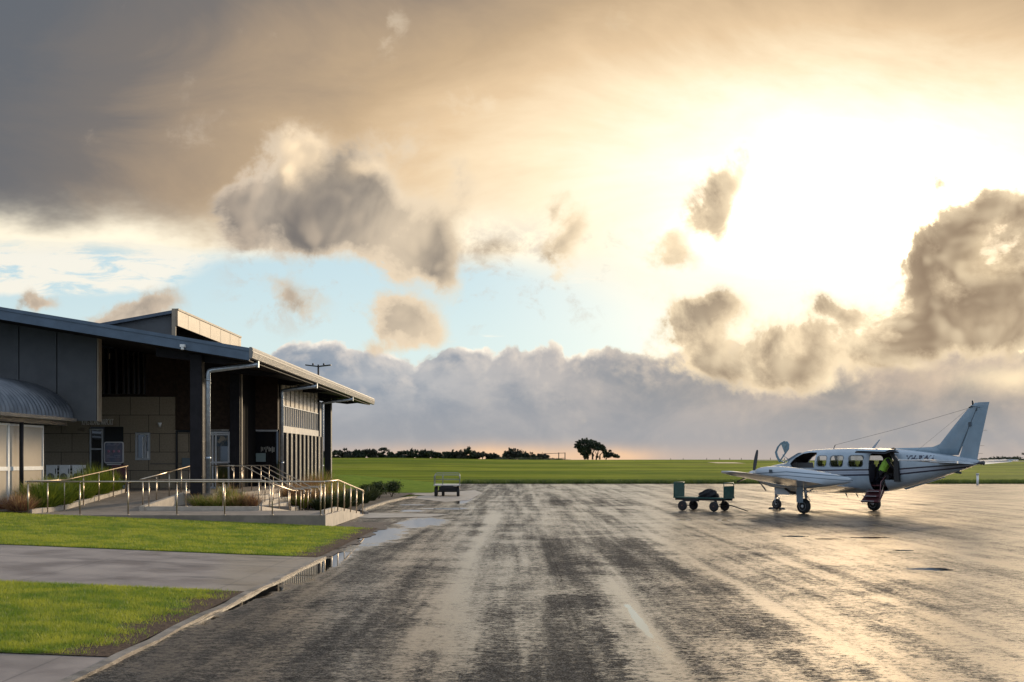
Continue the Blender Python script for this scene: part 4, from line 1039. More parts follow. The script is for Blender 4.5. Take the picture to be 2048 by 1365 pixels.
# round low shrubs by the path
for (u, y, h, w_, lab) in [(745, 56, .75, .7, 'dark rounded shrub just right of the ramp handrail end'), (757, 58, .9, .9, 'round dark green shrub, leftmost of the pair by the garden kerb'),
                           (783, 61, .95, .85, 'round dark green shrub nearest the small lawn and the empty trolley'), (733, 59, .8, .8, 'low shrub in the shade behind the flax')]:
    x = gpt(u, y); t = thing('shrub', lab, 'shrub', (x, y, .05), 0, 'low shrubs by the garden kerb')
    bl = [(x + random.uniform(-.3, .3) * w_, y + random.uniform(-.3, .3) * w_, .1 + h * random.uniform(.3, .62), w_ * random.uniform(.3, .5), w_ * random.uniform(.3, .5), h * random.uniform(.25, .38)) for _ in range(9)]
    cloud_obj('foliage', leafcloud(2600, bl, .045, .35), g_bush, t)
    q = MB()
    for k in range(5): a_ = k * 1.3; q.tube([(x, y, .0), (x + .25 * w_ * math.cos(a_), y + .25 * w_ * math.sin(a_), h * .6)], [.02, .008], 6)
    q.build('stem', mat('bark', (.07, .055, .042), .9, var=.3), t)

# ------------------------------------------------------------------ distant hedge, trees, fences
bark = mat('bark', (.07, .055, .042), .9, var=.3)
g_far = leafmat('far_foliage', (.010, .018, .008), (.040, .052, .018), .5, .2)
g_far2 = leafmat('far_foliage_brown', (.020, .022, .012), (.065, .062, .035), .4, .2)
def bush_tree(label, x, y, z, h, w_, m_, N, cat='hedge tree', group='windbreak trees along the far side of the field', up=1.0, name='hedge_tree', ls=.24):
    t = thing(name, label, cat, (x, y, z), 0, group)
    bl = []
    for _ in range(9):
        f = random.random()
        bl.append((x + random.uniform(-.5, .5) * w_, y + random.uniform(-.5, .5) * w_, z + h * (.12 + .70 * f), w_ * (.46 - .24 * f), w_ * (.46 - .24 * f), h * .22))
    for _ in range(3): bl.append((x + random.uniform(-.25, .25) * w_, y, z + h * random.uniform(.8, 1.0), w_ * .10, w_ * .10, h * .16))
    cloud_obj('crown', leafcloud(N, bl, ls, .32), m_, t)
    q_ = MB(); q_.tube([(x, y, z - .1), (x + .03, y, z + h * .7)], [.14, .04], 6)
    for k in range(4): a_ = random.random() * 6.3; q_.tube([(x, y, z + h * .15), (x + w_ * .3 * math.cos(a_), y + w_ * .3 * math.sin(a_), z + h * .6)], [.07, .02], 5)
    q_.build('trunk', bark, t); return t
def pxz(v, y): return HC + (HZY - v) / FPX * y
HY = 300
prof = [(648, 14), (664, 12), (676, 17), (690, 20), (703, 14), (716, 17), (728, 13), (741, 19), (750, 15), (770, 13), (783, 12), (797, 14), (812, 15), (826, 19), (838, 16), (851, 18), (864, 16), (878, 12), (892, 14), (905, 16), (918, 14), (930, 18), (940, 21), (952, 14), (965, 13), (978, 11), (990, 10), (1016, 21), (1026, 20), (1038, 17), (1050, 14), (1060, 12), (1074, 9), (1085, 9)]
posw = ['first', 'second', 'third', 'fourth', 'fifth', 'sixth', 'seventh', 'eighth', 'ninth', 'tenth', 'eleventh', 'twelfth', 'thirteenth', 'fourteenth', 'fifteenth', 'sixteenth', 'seventeenth', 'eighteenth', 'nineteenth', 'twentieth', 'twenty first', 'twenty second', 'twenty third', 'twenty fourth', 'twenty fifth', 'twenty sixth', 'twenty seventh']
for i, (u, hp) in enumerate(prof):
    yy = HY + random.uniform(-4, 4); x = (u - VPX) / FPX * yy; z = terr(x, yy)
    top = pxz(917 - hp, yy); hh = max(.9, top - z); wd_ = random.uniform(2.0, 2.9)
    if i < 27: lab = '%s dark windbreak tree from the left in the long hedge row across the field' % posw[i]
    else: lab = '%s dark windbreak tree from the left in the short hedge group beside the timber frame' % posw[i - 27]
    bush_tree(lab, x, yy, z - .1, hh, wd_, g_far if random.random() < .7 else g_far2, 2200, ls=.24)
for i, u in enumerate((1003, 1030, 1050, 1070, 1095, 1110, 1125)):           # pale scrub at the hedge foot
    yy = 297; x = (u - VPX) / FPX * yy; z = terr(x, yy)
    bush_tree('low pale scrub bush, %s from the left by the timber frame' % posw[i], x, yy, z - .1, .75 if u < 1090 else .6, 3.4, leafmat('scrub', (.05, .06, .03), (.15, .15, .08), .6, .2), 320, 'bush', 'scrub bushes at the foot of the hedge', name='scrub_bush', ls=.14)
# umbrella-shaped tree in the hedge
def limb_tree(label, cat, x, y, z, trunks, blobs, N, ls, name, m_=g_far, flat=.35, group=None):
    t = thing(name, label, cat, (x, y, z), 0, group)
    cloud_obj('crown', leafcloud(N, [(x + b[0], y + b[1], z + b[2], b[3], b[4], b[5]) for b in blobs], ls, flat), m_, t)
    q_ = MB()
    for pts, r0, r1 in trunks:
        n_ = len(pts); q_.tube([(x + p[0], y + p[1], z + p[2]) for p in pts], [r0 + (r1 - r0) * k / (n_ - 1) for k in range(n_)], 6)
    q_.build('trunk', bark, t); return t
yy = 304; x = (766 - VPX) / FPX * yy
limb_tree('flat topped umbrella tree standing up above the hedge row', 'tree', x, yy, terr(x, yy) - .2,
          [([(0, 0, 0), (.1, 0, 1.3), (.6, 0, 2.4)], .2, .06), ([(.05, 0, 1.0), (-.7, 0, 2.3)], .12, .04), ([(.1, 0, 1.2), (1.3, 0, 2.2)], .1, .03)],
          [(0, 0, 2.55, 1.2, 1.0, .38), (-.8, 0, 2.25, .7, .7, .28), (.9, 0, 2.25, .9, .8, .28), (1.5, 0, 1.8, .5, .5, .22), (.4, 0, 2.75, .7, .6, .25)], 1500, .12, 'umbrella_tree')
# windswept cypress group
yy = 400; s_ = yy / FPX; x0 = (1180 - VPX) / FPX * yy; zb = HC + (HZY - 919.5) * s_
def cb(u, v, ru, rv): return ((u - 1180) * s_, random.uniform(-2, 2), (919.5 - v) * s_, ru * s_, 2.6, rv * s_)
limb_tree('large dark cypress leaning right in the wind, standing alone on the horizon', 'tree', x0, yy, zb,
          [([(-1.8, 0, 0), (-1.9, 0, 2.0), (-3.0, 0, 4.4)], .45, .15), ([(-.8, .3, 0), (-.7, 0, 2.6), (-1.0, 0, 4.8)], .4, .12), ([(.9, 0, 0), (.9, 0, 2.2), (1.9, 0, 4.2)], .36, .12),
           ([(2.2, .5, 0), (2.5, 0, 1.7), (3.0, 0, 3.4)], .3, .1), ([(3.4, 0, 0), (3.5, 0, 1.6), (4.4, 0, 2.6)], .34, .1), ([(.9, 0, 1.6), (.1, 0, 3.4)], .16, .06), ([(2.4, 0, 1.5), (1.6, 0, 3.2)], .14, .05), ([(2.5, 0, 1.4), (3.2, 0, 2.6)], .12, .05)],
          [cb(*p) for p in [(1153, 893, 4, 4), (1158, 889, 6, 6), (1164, 885, 7, 5), (1172, 884, 8, 6), (1182, 886, 9, 6), (1192, 889, 8, 5), (1199, 893, 7, 5), (1160, 896, 7, 6), (1168, 897, 9, 8), (1166, 905, 7, 7), (1172, 912, 6, 6), (1178, 904, 6, 8),
                            (1178, 893, 10, 6), (1188, 896, 8, 4), (1205, 897, 6, 6), (1209, 903, 5, 7), (1208, 912, 3, 5), (1195, 899, 7, 3), (1160, 902, 4, 4), (1186, 911, 2, 3), (1195, 914, 3, 2.5)] + [(1151, 889, 3, .8), (1154, 884, 3.5, .9), (1159, 881, 2.5, 1.2), (1165, 878.5, 1.2, 2), (1173, 878, 1.2, 2), (1182, 880.5, 2.5, 1), (1190, 883, 3, 1), (1198, 886.5, 3, 1), (1204, 890.5, 2.5, 1), (1150, 895, 2.5, .8), (1209, 896, 2, 2)]], 13000, .25, 'cypress_tree')
x1 = (1222 - VPX) / FPX * yy
def cb2(u, v, ru, rv): return ((u - 1222) * s_, random.uniform(-1.5, 1.5), (919.5 - v) * s_, ru * s_, 2.0, rv * s_)
limb_tree('smaller low cypress trailing to the right of the big windswept one', 'tree', x1, yy + 1, zb,
          [([(-1.8, 0, 0), (-1.2, 0, 1.0), (0, 0, 1.6), (1.8, 0, 1.3)], .25, .06)],
          [cb2(*p) for p in [(1214, 908, 6, 4), (1222, 909, 7, 4), (1231, 912, 6, 4), (1236, 914, 4, 2.6), (1221, 902, 3, 2), (1217, 913, 6, 3)]], 2600, .28, 'cypress_tree')
# timber frame
yy = 300; tf = thing('timber_frame', 'dark timber post and rail frame standing open beside the end of the hedge', 'fence', ((1110 - VPX) / FPX * yy, yy, 2.0))
def tx(u): return (u - VPX) / FPX * yy
for u, v in ((1091, 907), (1117.5, 905.5), (1130, 905.5)):
    MB().boxp((tx(u) - .11, yy - .11, 1.6), (tx(u) + .11, yy + .11, pxz(v, yy))).build('post', bark, tf)
MB().bar((tx(1091), yy - .15, pxz(907.8, yy)), (tx(1130), yy - .15, pxz(906.5, yy)), .08, .13).build('rail', bark, tf)
# line posts on the horizon
k = 0
ordn = ['leftmost'] + posw[1:]
pl = [(827, 899), (958, 903), (1037, 904), (1085, 905), (1341, 917), (1366, 917), (1413, 916.5), (1439, 916.5), (1459, 916.5), (1482, 916.5), (1540, 916), (1568, 916)]
for i, (u, v) in enumerate(pl):
    yy = 309; x = (u - VPX) / FPX * yy; z = terr(x, yy)
    t = MB().boxp((x - .06, yy - .06, z - .3), (x + .06, yy + .06, pxz(v, yy))).build('fence_post', bark)
    tag(t, 'thin dark fence post on the horizon, %s of the row from the left' % ordn[i], 'fence post', 'thin fence posts along the horizon')
# right-hand far trees
for i, (u, hp, wd_) in enumerate([(1965, 4, 5), (1975, 4.5, 5), (1987, 6, 6), (2000, 7, 6), (2013, 6, 6), (2026, 7, 6), (2039, 6, 6), (2052, 7, 6), (2066, 8, 6)]):
    yy = 420; x = (u - VPX) / FPX * yy; z = HC - .1
    bush_tree('low dark tree, %s from the left on the horizon behind the plane tail' % posw[i], x, yy, z - .6, hp * yy / FPX + .7, wd_, g_far, 500, 'tree', 'low trees on the right horizon', name='distant_tree', ls=.3)
yy = 330; x = (2056 - VPX) / FPX * yy
limb_tree('dark spreading tree cut off by the right edge of the picture', 'tree', x, yy, HC - .3, [([(0, 0, 0), (-.2, 0, 1.4), (-.8, 0, 2.2)], .2, .06), ([(0, 0, .8), (.9, 0, 2)], .15, .05)],
          [(-1.0, 0, 2.1, 1.3, 1, .4), (.3, 0, 2.4, 1.4, 1.2, .5), (1.4, 0, 2.0, 1.2, 1, .4), (-.2, 0, 1.9, .8, 1, .4)], 1600, .16, 'spreading_tree')
# marker post at the apron edge on the right, low gravel strip
t = thing('marker_post', 'small white marker post at the grass edge behind the plane tail', 'post', (36.9, 92, 0))
MB().tube([(36.9, 92, 0), (36.9, 92, .80)], .09, 10).build('post', white_m, t)
MB().tube([(36.9, 92, .80), (36.9, 92, .95)], .12, 10).build('cap', mat('cap_grey', (.4, .4, .4), .5), t)
m = MB(); m._a([(37.5, 97.6, .03), (60, 97.6, .03), (60, 103, .09), (38.6, 103, .09)], [(0, 1, 2, 3)])
tag(m.build('gravel_strip', mat('gravel', (.30, .25, .21), .9, var=.3, vscale=2, space='World')), kind='structure')
sheet('gravel_strip', 41, 47, 237, 250, lambda x, y: terr(x, y) + .06, mat('gravel_tan', (.50, .38, .20), .9, var=.2, space='World'), 6, 6)
sheet('gravel_strip', 56, 130, 270, 274, lambda x, y: terr(x, y) + .07, mat('gravel', (.30, .25, .21), .9), 26, 4)

# ------------------------------------------------------------------ baggage trolleys
tyre_m = mat('tyre_rubber', (.014, .014, .015), .7, bump=.3, bscale=40)
def wheel(parent, c, r, w_, ax='y', rimc=None, rimr=.55):
    q_ = MB(); q_.lathe([(r * .5, -w_ * .42), (r * .82, -w_ * .5), (r * .95, -w_ * .40), (r, -w_ * .2), (r, w_ * .2), (r * .95, w_ * .40), (r * .82, w_ * .5), (r * .5, w_ * .42)], (0, 0, 0), ax, 24)
    o = q_.build('wheel', tyre_m, None); o.parent = parent; o.location = Vector(c)
    q2 = MB(); q2.lathe([(0, -w_ * .50), (r * .18, -w_ * .50), (r * .2, -w_ * .40), (r * rimr * .8, -w_ * .34), (r * rimr, -w_ * .46), (r * rimr, w_ * .46), (r * rimr * .8, w_ * .34), (r * .2, w_ * .40), (r * .18, w_ * .5), (0, w_ * .5)], (0, 0, 0), ax, 20)
    rr = q2.build('rim', rimc or steel, None); rr.parent = o
    return o
green_m = mat('green_paint', (.007, .065, .052), .40, var=.25, vscale=5)
tr = thing('baggage_trolley', 'green baggage trolley with solid end panels standing on the wet apron before the plane', 'baggage trolley', (7.35, 45.6, 0), R(-40))
L_, W_ = 2.35, .80
def lb(p, q_): return MB().boxp(p, q_)
lb((-L_ / 2, -W_ / 2, .50), (L_ / 2, W_ / 2, .545)).build('deck', mat('green_deck', (.012, .065, .055), .5, var=.3), tr, local=True)
q = MB()
for y in (-.3, .3): q.boxp((-L_ / 2 + .05, y - .03, .42), (L_ / 2 - .05, y + .03, .498))
q.boxp((-.75, -.38, .38), (.0, -.33, .498)); q.build('chassis', black_m, tr, local=True)
for sx_ in (-1, 1):
    x = sx_ * (L_ / 2 - .03); top = 1.10 if sx_ < 0 else 1.0
    lb((x - .012, -W_ / 2 + .02, .547), (x + .012, W_ / 2 - .02, top - (.0 if sx_ < 0 else .0))).build('end_panel', green_m, tr, local=True)
    q = MB(); zt = 1.13
    q.tube([(x, -W_ / 2 + .01, .50), (x, -W_ / 2 + .01, zt - .06), (x, -W_ / 2 + .03, zt - .015), (x, -W_ / 2 + .08, zt), (x, W_ / 2 - .08, zt), (x, W_ / 2 - .03, zt - .015), (x, W_ / 2 - .01, zt - .06), (x, W_ / 2 - .01, .50)], .018, 8)
    q.build('end_frame', green_m, tr, local=True)
rust = mat('rusty_rim', (.10, .045, .03), .6)
for x in (-.72, .72):
    for y in (-.42, .42): wheel(tr, (x, y, .20), .20, .11, 'y', rust)
    q = MB(); q.tube([(x, -.36, .2), (x, .36, .2)], .02, 8); q.boxp((x - .05, -.32, .2), (x + .05, -.27, .42)).boxp((x - .05, .27, .2), (x + .05, .32, .42)); q.build('axle', black_m, tr, local=True)
q = MB(); q.tube([(.72, 0, .26), (1.25, 0, .24), (1.95, -.06, .06)], .02, 8); q.lathe([(.05, -.012), (.05, .012)], (1.99, -.06, .05), 'z', 10); q.build('tow_bar', black_m, tr, local=True)
# cargo net bundle on it
vs = []; n1, n2 = 26, 14; q = MB(); rings = []
for j in range(n2 + 1):
    f = j / n2; ring = []
    for k in range(n1):
        a_ = 2 * math.pi * k / n1; rr = math.sin(min(1, .02 + f * .98) * math.pi / 2) * (1 + .10 * math.sin(a_ * 5 + j) + random.uniform(-.07, .07))
        zz = .31 * math.cos(f * math.pi / 2) * (1 + random.uniform(-.08, .10)) * (1 + .25 * math.cos(a_ + .5) * f)
        ring.append((rr * .42 * math.cos(a_), rr * .32 * math.sin(a_), max(0, zz)))
    rings.append(ring)
q.loft(rings)
nb = q.build('cargo_net', mat('dark_net', (.010, .010, .012), .9, bump=1.0, bscale=60, var=.4), None)
nb.location = (7.35 + .18, 45.6 - .12, .547); nb.rotation_euler = (0, 0, R(-35))
tag(nb, 'crumpled heap of black cargo netting lying on the green trolley deck', 'cargo net')

tr = thing('baggage_trolley', 'empty flat baggage trolley with pipe rails parked by the path at the far lawn', 'baggage trolley', (-4.12, 64.4, 0), R(3))
W2 = 1.50; Lh = 1.3
lb((-W2 / 2, -Lh, .60), (W2 / 2, Lh, .66)).build('deck', mat('grey_deck', (.50, .47, .43), .45, var=.2), tr, local=True)
q = MB(); q.boxp((-.35, -Lh + .1, .45), (.35, Lh - .1, .598)); q.boxp((-.45, -.95, .30), (.62, -.75, .55)); q.build('chassis', black_m, tr, local=True)
for s2 in (-1, 1):
    y = s2 * (Lh - .04); q = MB(); zt = 1.20 if s2 < 0 else 1.28
    q.tube([(-W2 / 2 + .04, y, .66), (-W2 / 2 + .04, y, zt - .12), (-W2 / 2 + .08, y, zt - .03), (-W2 / 2 + .17, y, zt), (W2 / 2 - .17, y, zt), (W2 / 2 - .08, y, zt - .03), (W2 / 2 - .04, y, zt - .12), (W2 / 2 - .04, y, .66)], .022, 8)
    q.tube([(-W2 / 2 + .04, y, .93), (W2 / 2 - .04, y, .93)], .014, 6)
    q.tube([(-.25, y, .66), (-.25, y, zt)], .014, 6)
    q.build('end_rail', mat('pipe_grey', (.22, .24, .26), .4, .5), tr, local=True)
q = MB(); q.tube([(-W2 / 2 + .04, -Lh, 1.12), (-W2 / 2 + .04, Lh, 1.18)], .016, 6); q.tube([(W2 / 2 - .04, -Lh, 1.12), (W2 / 2 - .04, Lh, 1.18)], .016, 6); q.build('side_rail', mat('pipe_grey', (.22, .24, .26), .4, .5), tr, local=True)
for (x, y) in ((-.62, -.95), (.62, -.95), (-.22, -.5), (-.62, .95), (.62, .95)): wheel(tr, (x, y, .27), .27, .17, 'x', rust)
q = MB(); q.tube([(-.62, -.95, .27), (.62, -.95, .27)], .03, 8); q.tube([(-.62, .95, .27), (.62, .95, .27)], .03, 8); q.build('axle', black_m, tr, local=True)
# ------------------------------------------------------------------ twin engined aeroplane (x forward, y left, z up)
PHI = math.atan2(math.sin(.956), -math.cos(.956)) + .00703
AC = thing('propeller_plane', 'white twin engined propeller plane with dark stripes and airstair down on the wet apron', 'plane', (12.45, 44.36, 0), PHI)
def stripes(n, b, co, c):
    x, y, z = n.sep(co); a_ = n.mul(x, -1.0)
    def line(a0, z0, a1, z1): return n.mr(a_, a0, a1, z0, z1, smooth=False)
    s1 = n.add(line(-.2, 1.63, 3.0, 1.69), n.sub(line(3.0, 1.69, 5.7, 1.90), 1.69))
    s2 = n.add(line(-.2, 1.43, 3.0, 1.50), n.sub(line(3.0, 1.50, 5.7, 1.80), 1.50))
    d1 = n.mr(n.m('ABSOLUTE', n.sub(z, s1)), .026, .031, 1, 0); d2 = n.mr(n.m('ABSOLUTE', n.sub(z, s2)), .026, .031, 1, 0)
    d3 = n.mr(n.m('ABSOLUTE', n.sub(z, n.mul(n.add(s1, s2), .5))), .012, .016, 1, 0)
    on = n.mr(a_, -2.8, -2.75)
    cc = n.mix(n.mr(n.noise(co, 3, 4), .3, .7), (.28, .34, .395), (.34, .40, .455))
    cc = n.mix(n.mul(n.mr(z, .7, 1.35, 1, 0), n.mr(n.noise(n.scl(co, 1, 1, 4), 4, 5), .4, .7, .1, .5)), cc, (.38, .37, .35))
    cc = n.mix(n.mul(n.m('MULTIPLY', n.mr(z, s2, n.add(s2, .001)), n.mr(z, s1, n.add(s1, .001), 1, 0)), .45), cc, (.36, .36, .42))
    cc = n.mix(n.mul(d3, .35), cc, (.2, .2, .26))
    cc = n.mix(n.mul(n.m('MAXIMUM', d1, d2), on), cc, (.022, .018, .035))
    cc = n.mix(n.mr(a_, -3.45, -3.41, .9, 0), cc, (.02, .025, .035))
    # riveted seams
    sm = n.m('ABSOLUTE', n.sub(n.m('FRACT', n.mul(a_, 1 / .83)), .5))
    cc = n.mix(n.mr(sm, 0, .006, .35, 0), cc, (.3, .3, .3))
    n.put(b.inputs['Base Color'], cc)
plane_w = mat('plane_paint', (.7, .7, .7), .27, fn=stripes, coat=.4)
plane_p = mat('plane_paint_plain', (.205, .285, .35), .25, var=.07, vscale=3, coat=.4)
def nac_fn(n, b, co, c):
    x, y, z = n.sep(co); a_ = n.mul(x, -1.0)
    s1 = n.mr(a_, -2.2, -.6, 1.50, 1.58, smooth=False); s1 = n.add(s1, n.mr(a_, -.6, 2.2, 0, -.17, smooth=False))
    d1 = n.mr(n.m('ABSOLUTE', n.sub(z, s1)), .016, .021, 1, 0); d2 = n.mr(n.m('ABSOLUTE', n.sub(z, n.add(s1, -.14))), .011, .015, 1, 0)
    cc = n.mix(n.mul(n.m('MAXIMUM', d1, d2), .85), (.38, .43, .48), (.02, .05, .08))
    n.put(b.inputs['Base Color'], cc)
nac_m = mat('nacelle_paint', (.7, .7, .7), .25, fn=nac_fn, coat=.4)
dark_in = mat('cabin_dark', (.030, .018, .018), .8, var=.3)
maroon = mat('maroon_trim', (.085, .022, .028), .7, var=.3, vscale=8)
FS = [(-4.45, 1.42, 1.34, .035), (-4.3, 1.53, 1.20, .17), (-3.9, 1.68, 1.03, .33), (-3.4, 1.79, .92, .45), (-2.9, 1.88, .85, .53), (-2.45, 1.95, .80, .58),
      (-2.1, 2.15, .77, .61), (-1.73, 2.335, .76, .63), (-1.4, 2.42, .75, .65), (-1.0, 2.45, .745, .66), (-.5, 2.47, .74, .66), (.4, 2.48, .75, .66), (1.3, 2.48, .77, .66),
      (2.0, 2.475, .83, .655), (2.5, 2.455, .91, .64), (3.0, 2.42, 1.02, .60), (3.8, 2.335, 1.23, .49), (4.5, 2.25, 1.43, .36), (5.1, 2.17, 1.61, .24), (5.6, 2.09, 1.78, .13), (5.95, 2.02, 1.90, .03)]
def fsec(a_):
    for p, q_ in zip(FS[:-1], FS[1:]):
        if p[0] <= a_ <= q_[0]:
            f = (a_ - p[0]) / (q_[0] - p[0]); return [p[i] + (q_[i] - p[i]) * f for i in (1, 2, 3)]
    return FS[-1][1:]
EX = 2.7
def ring(a_, n_=40, sc=1.0, k=None):
    zt, zb, hw = fsec(a_) if k is None else k
    zc, hz = (zt + zb) / 2, (zt - zb) / 2; out = []
    for i in range(n_):
        t = 2 * math.pi * i / n_ + math.pi / n_; c_, s_ = math.cos(t), math.sin(t)
        out.append((-a_, (hw - (1 - sc)) * math.copysign(abs(c_) ** (2 / EX), c_), zc + (hz - (1 - sc)) * math.copysign(abs(s_) ** (2 / EX), s_)))
    return out
def hwid(a_, z):
    zt, zb, hw = fsec(a_); zc, hz = (zt + zb) / 2, (zt - zb) / 2
    return hw * max(0, 1 - min(1, abs((z - zc) / hz)) ** EX) ** (1 / EX)
sta = sorted(set([f[0] for f in FS] + [-3.1, -2.7, -2.3, -1.9, -1.55, 0, .85, 2.25, 2.75, 3.4, 4.15, 4.8, 5.35]))
fus = MB().loft([ring(a_) for a_ in sta]).build('fuselage', plane_w, AC, local=True)
inner = MB().loft([ring(a_, 28, .965) for a_ in (-2.2, -1.73, -1.2, -.5, .5, 1.3, 2.0, 2.5, 3.0, 3.5)]).build('cut', dark_in, AC, local=True)
def rr2(a0, a1, z0, z1, r_, n_=5):
    p = []
    for cx_, cz_, t0 in ((a1 - r_, z1 - r_, 0), (a0 + r_, z1 - r_, 90), (a0 + r_, z0 + r_, 180), (a1 - r_, z0 + r_, 270)):
        for k in range(n_ + 1): t = R(t0 + 90 * k / n_); p.append((-(cx_ + r_ * math.cos(t)), cz_ + r_ * math.sin(t)))
    return p
wins = [(-.63, -.18, 1.78, 2.19), (.02, .64, 1.78, 2.19), (.90, 1.56, 1.78, 2.19)]
wins = [(-.60, -.15, 1.79, 2.19), (.04, .64, 1.78, 2.19), (.90, 1.56, 1.78, 2.20)]
cuts = []
for (a0, a1, z0, z1) in wins + [(1.95, 2.5, 1.80, 2.2), (2.62, 2.95, 1.82, 2.15)]:
    left = a0 < 1.8
    cuts.append(MB().prism(rr2(a0, a1, z0, z1, .10), -.9 if True else 0, .9 if left else 0, 'y').build('cut', None, AC, local=True))
cuts.append(MB().prism([(-x, z) for x, z in [(-2.02, 1.86), (-1.95, 1.99), (-1.75, 2.14), (-1.45, 2.28), (-1.1, 2.33), (-.76, 2.33), (-.70, 2.27), (-.72, 1.72), (-1.86, 1.72)]], -.9, .9, 'y').build('cut', None, AC, local=True))
cuts.append(MB().prism([(-x, z) for x, z in [(1.84, .93), (1.90, .87), (2.40, .87), (2.50, 1.02), (2.52, 1.30), (3.10, 1.30), (3.12, 2.02), (2.80, 2.30), (1.86, 2.30), (1.82, 2.2)]], .05, 1.2, 'y').build('cut', None, AC, local=True))
# windscreen opening, split by the centre post
for s_ in (-1, 1):
    cuts.append(MB()._a([(2.36, s_ * .05, 1.98), (2.36, s_ * .50, 1.98), (1.72, s_ * .44, 2.315), (1.72, s_ * .05, 2.325), (2.75, s_ * .05, 2.35), (2.75, s_ * .50, 2.35), (2.1, s_ * .44, 2.75), (2.1, s_ * .05, 2.75)],
                        [(0, 1, 2, 3), (7, 6, 5, 4), (0, 4, 5, 1), (1, 5, 6, 2), (2, 6, 7, 3), (3, 7, 4, 0)]).build('cut', None, AC, local=True))
fus.data.materials.append(dark_in)
for c_ in [inner] + cuts:
    md = fus.modifiers.new('b', 'BOOLEAN'); md.operation = 'DIFFERENCE'; md.solver = 'EXACT'; md.object = c_
bpy.context.view_layer.update()
me = bpy.data.meshes.new_from_object(fus.evaluated_get(bpy.context.evaluated_depsgraph_get()))
fus.modifiers.clear(); fus.data = me; me.name = 'fuselage'
for c_ in [inner] + cuts: bpy.data.objects.remove(c_)
bm = bmesh.new(); bm.from_mesh(me)
for f in bm.faces: f.smooth = True
for e in bm.edges:
    if len(e.link_faces) == 2 and e.calc_face_angle() > R(32): e.smooth = False
bm.to_mesh(me); bm.free()
# floor, seats
MB().prism([(-2.9, -.34), (-2.0, -.44), (2.1, -.44), (2.1, .44), (-2.0, .44), (-2.9, .34)], 1.06, 1.10, 'z').build('cabin_floor', maroon, AC, local=True)
MB().boxp((-3.35, -.38, 1.35), (-3.3, .38, 2.1)).build('bulkhead', maroon, AC, local=True)
seat_m = mat('seat_fabric', (.035, .035, .05), .8)
for (a_, y) in ((-1.0, .28), (-1.0, -.28), (-.28, .30), (-.28, -.30), (.58, .30), (.58, -.30), (1.45, .30), (1.45, -.30)):
    q = MB(); q.box((-a_, y, 1.28), (.42, .40, .14)); q.box((-a_ - .22, y, 1.60), (.11, .38, .56), ry=R(-8)); q.box((-a_ - .25, y, 1.93), (.09, .24, .17), ry=R(-8)); q.box((-a_, y, 1.1), (.3, .3, .22))
    q.build('seat', seat_m, AC, local=True, bevel=.02)
q = MB(); q.box((1.85, 0, 1.70), (.35, 1.0, .42), ry=R(12)); q.build('instrument_panel', black_m, AC, local=True, bevel=.03)
# window panes on the far side and near side: thin clear glass
def pane_mat():
    M_ = bpy.data.materials.new('clear_pane'); M_.use_nodes = True; n = NT(M_.node_tree); n.n.clear()
    g_ = n.new('ShaderNodeBsdfGlossy'); g_.inputs['Roughness'].default_value = .02; t_ = n.new('ShaderNodeBsdfTransparent'); t_.inputs[0].default_value = (.80, .82, .82, 1)
    fr_ = n.new('ShaderNodeFresnel'); fr_.inputs[0].default_value = 1.45
    mx_ = n.new('ShaderNodeMixShader'); n.l.new(fr_.outputs[0], mx_.inputs[0]); n.l.new(t_.outputs[0], mx_.inputs[1]); n.l.new(g_.outputs[0], mx_.inputs[2])
    o_ = n.new('ShaderNodeOutputMaterial'); n.l.new(mx_.outputs[0], o_.inputs[0]); return M_
pane_m = pane_mat()
for (a0, a1, z0, z1) in wins:
    for s_ in (1, -1):
        y = s_ * (hwid((a0 + a1) / 2, 1.95) - .02)
        MB().prism(rr2(a0 - .01, a1 + .01, z0 - .01, z1 + .01, .10), y - .003, y + .003, 'y').build('window', pane_m, AC, local=True)
# window surrounds: dark seal rings
seal = mat('window_seal', (.06, .08, .10), .5)
for (a0, a1, z0, z1) in wins:
    o_ = rr2(a0 - .022, a1 + .022, z0 - .022, z1 + .022, .12); i_ = rr2(a0, a1, z0, z1, .10)
    y0 = lambda p: hwid(-p[0], p[1]) + .004
    q = MB(); n_ = len(o_); q._a([(p[0], y0(p), p[1]) for p in o_] + [(p[0], y0(p), p[1]) for p in i_], [(i, (i + 1) % n_, n_ + (i + 1) % n_, n_ + i) for i in range(n_)])
    q.build('window_seal', seal, AC, local=True)
for s_ in (-1, 1):
    q = MB(); q._a([(2.40, s_ * .04, 1.985), (2.37, s_ * .52, 1.97), (1.70, s_ * .45, 2.315), (1.70, s_ * .04, 2.345)], [(0, 1, 2, 3)])
    q.build('windscreen', pane_m, AC, local=True, fix=False)
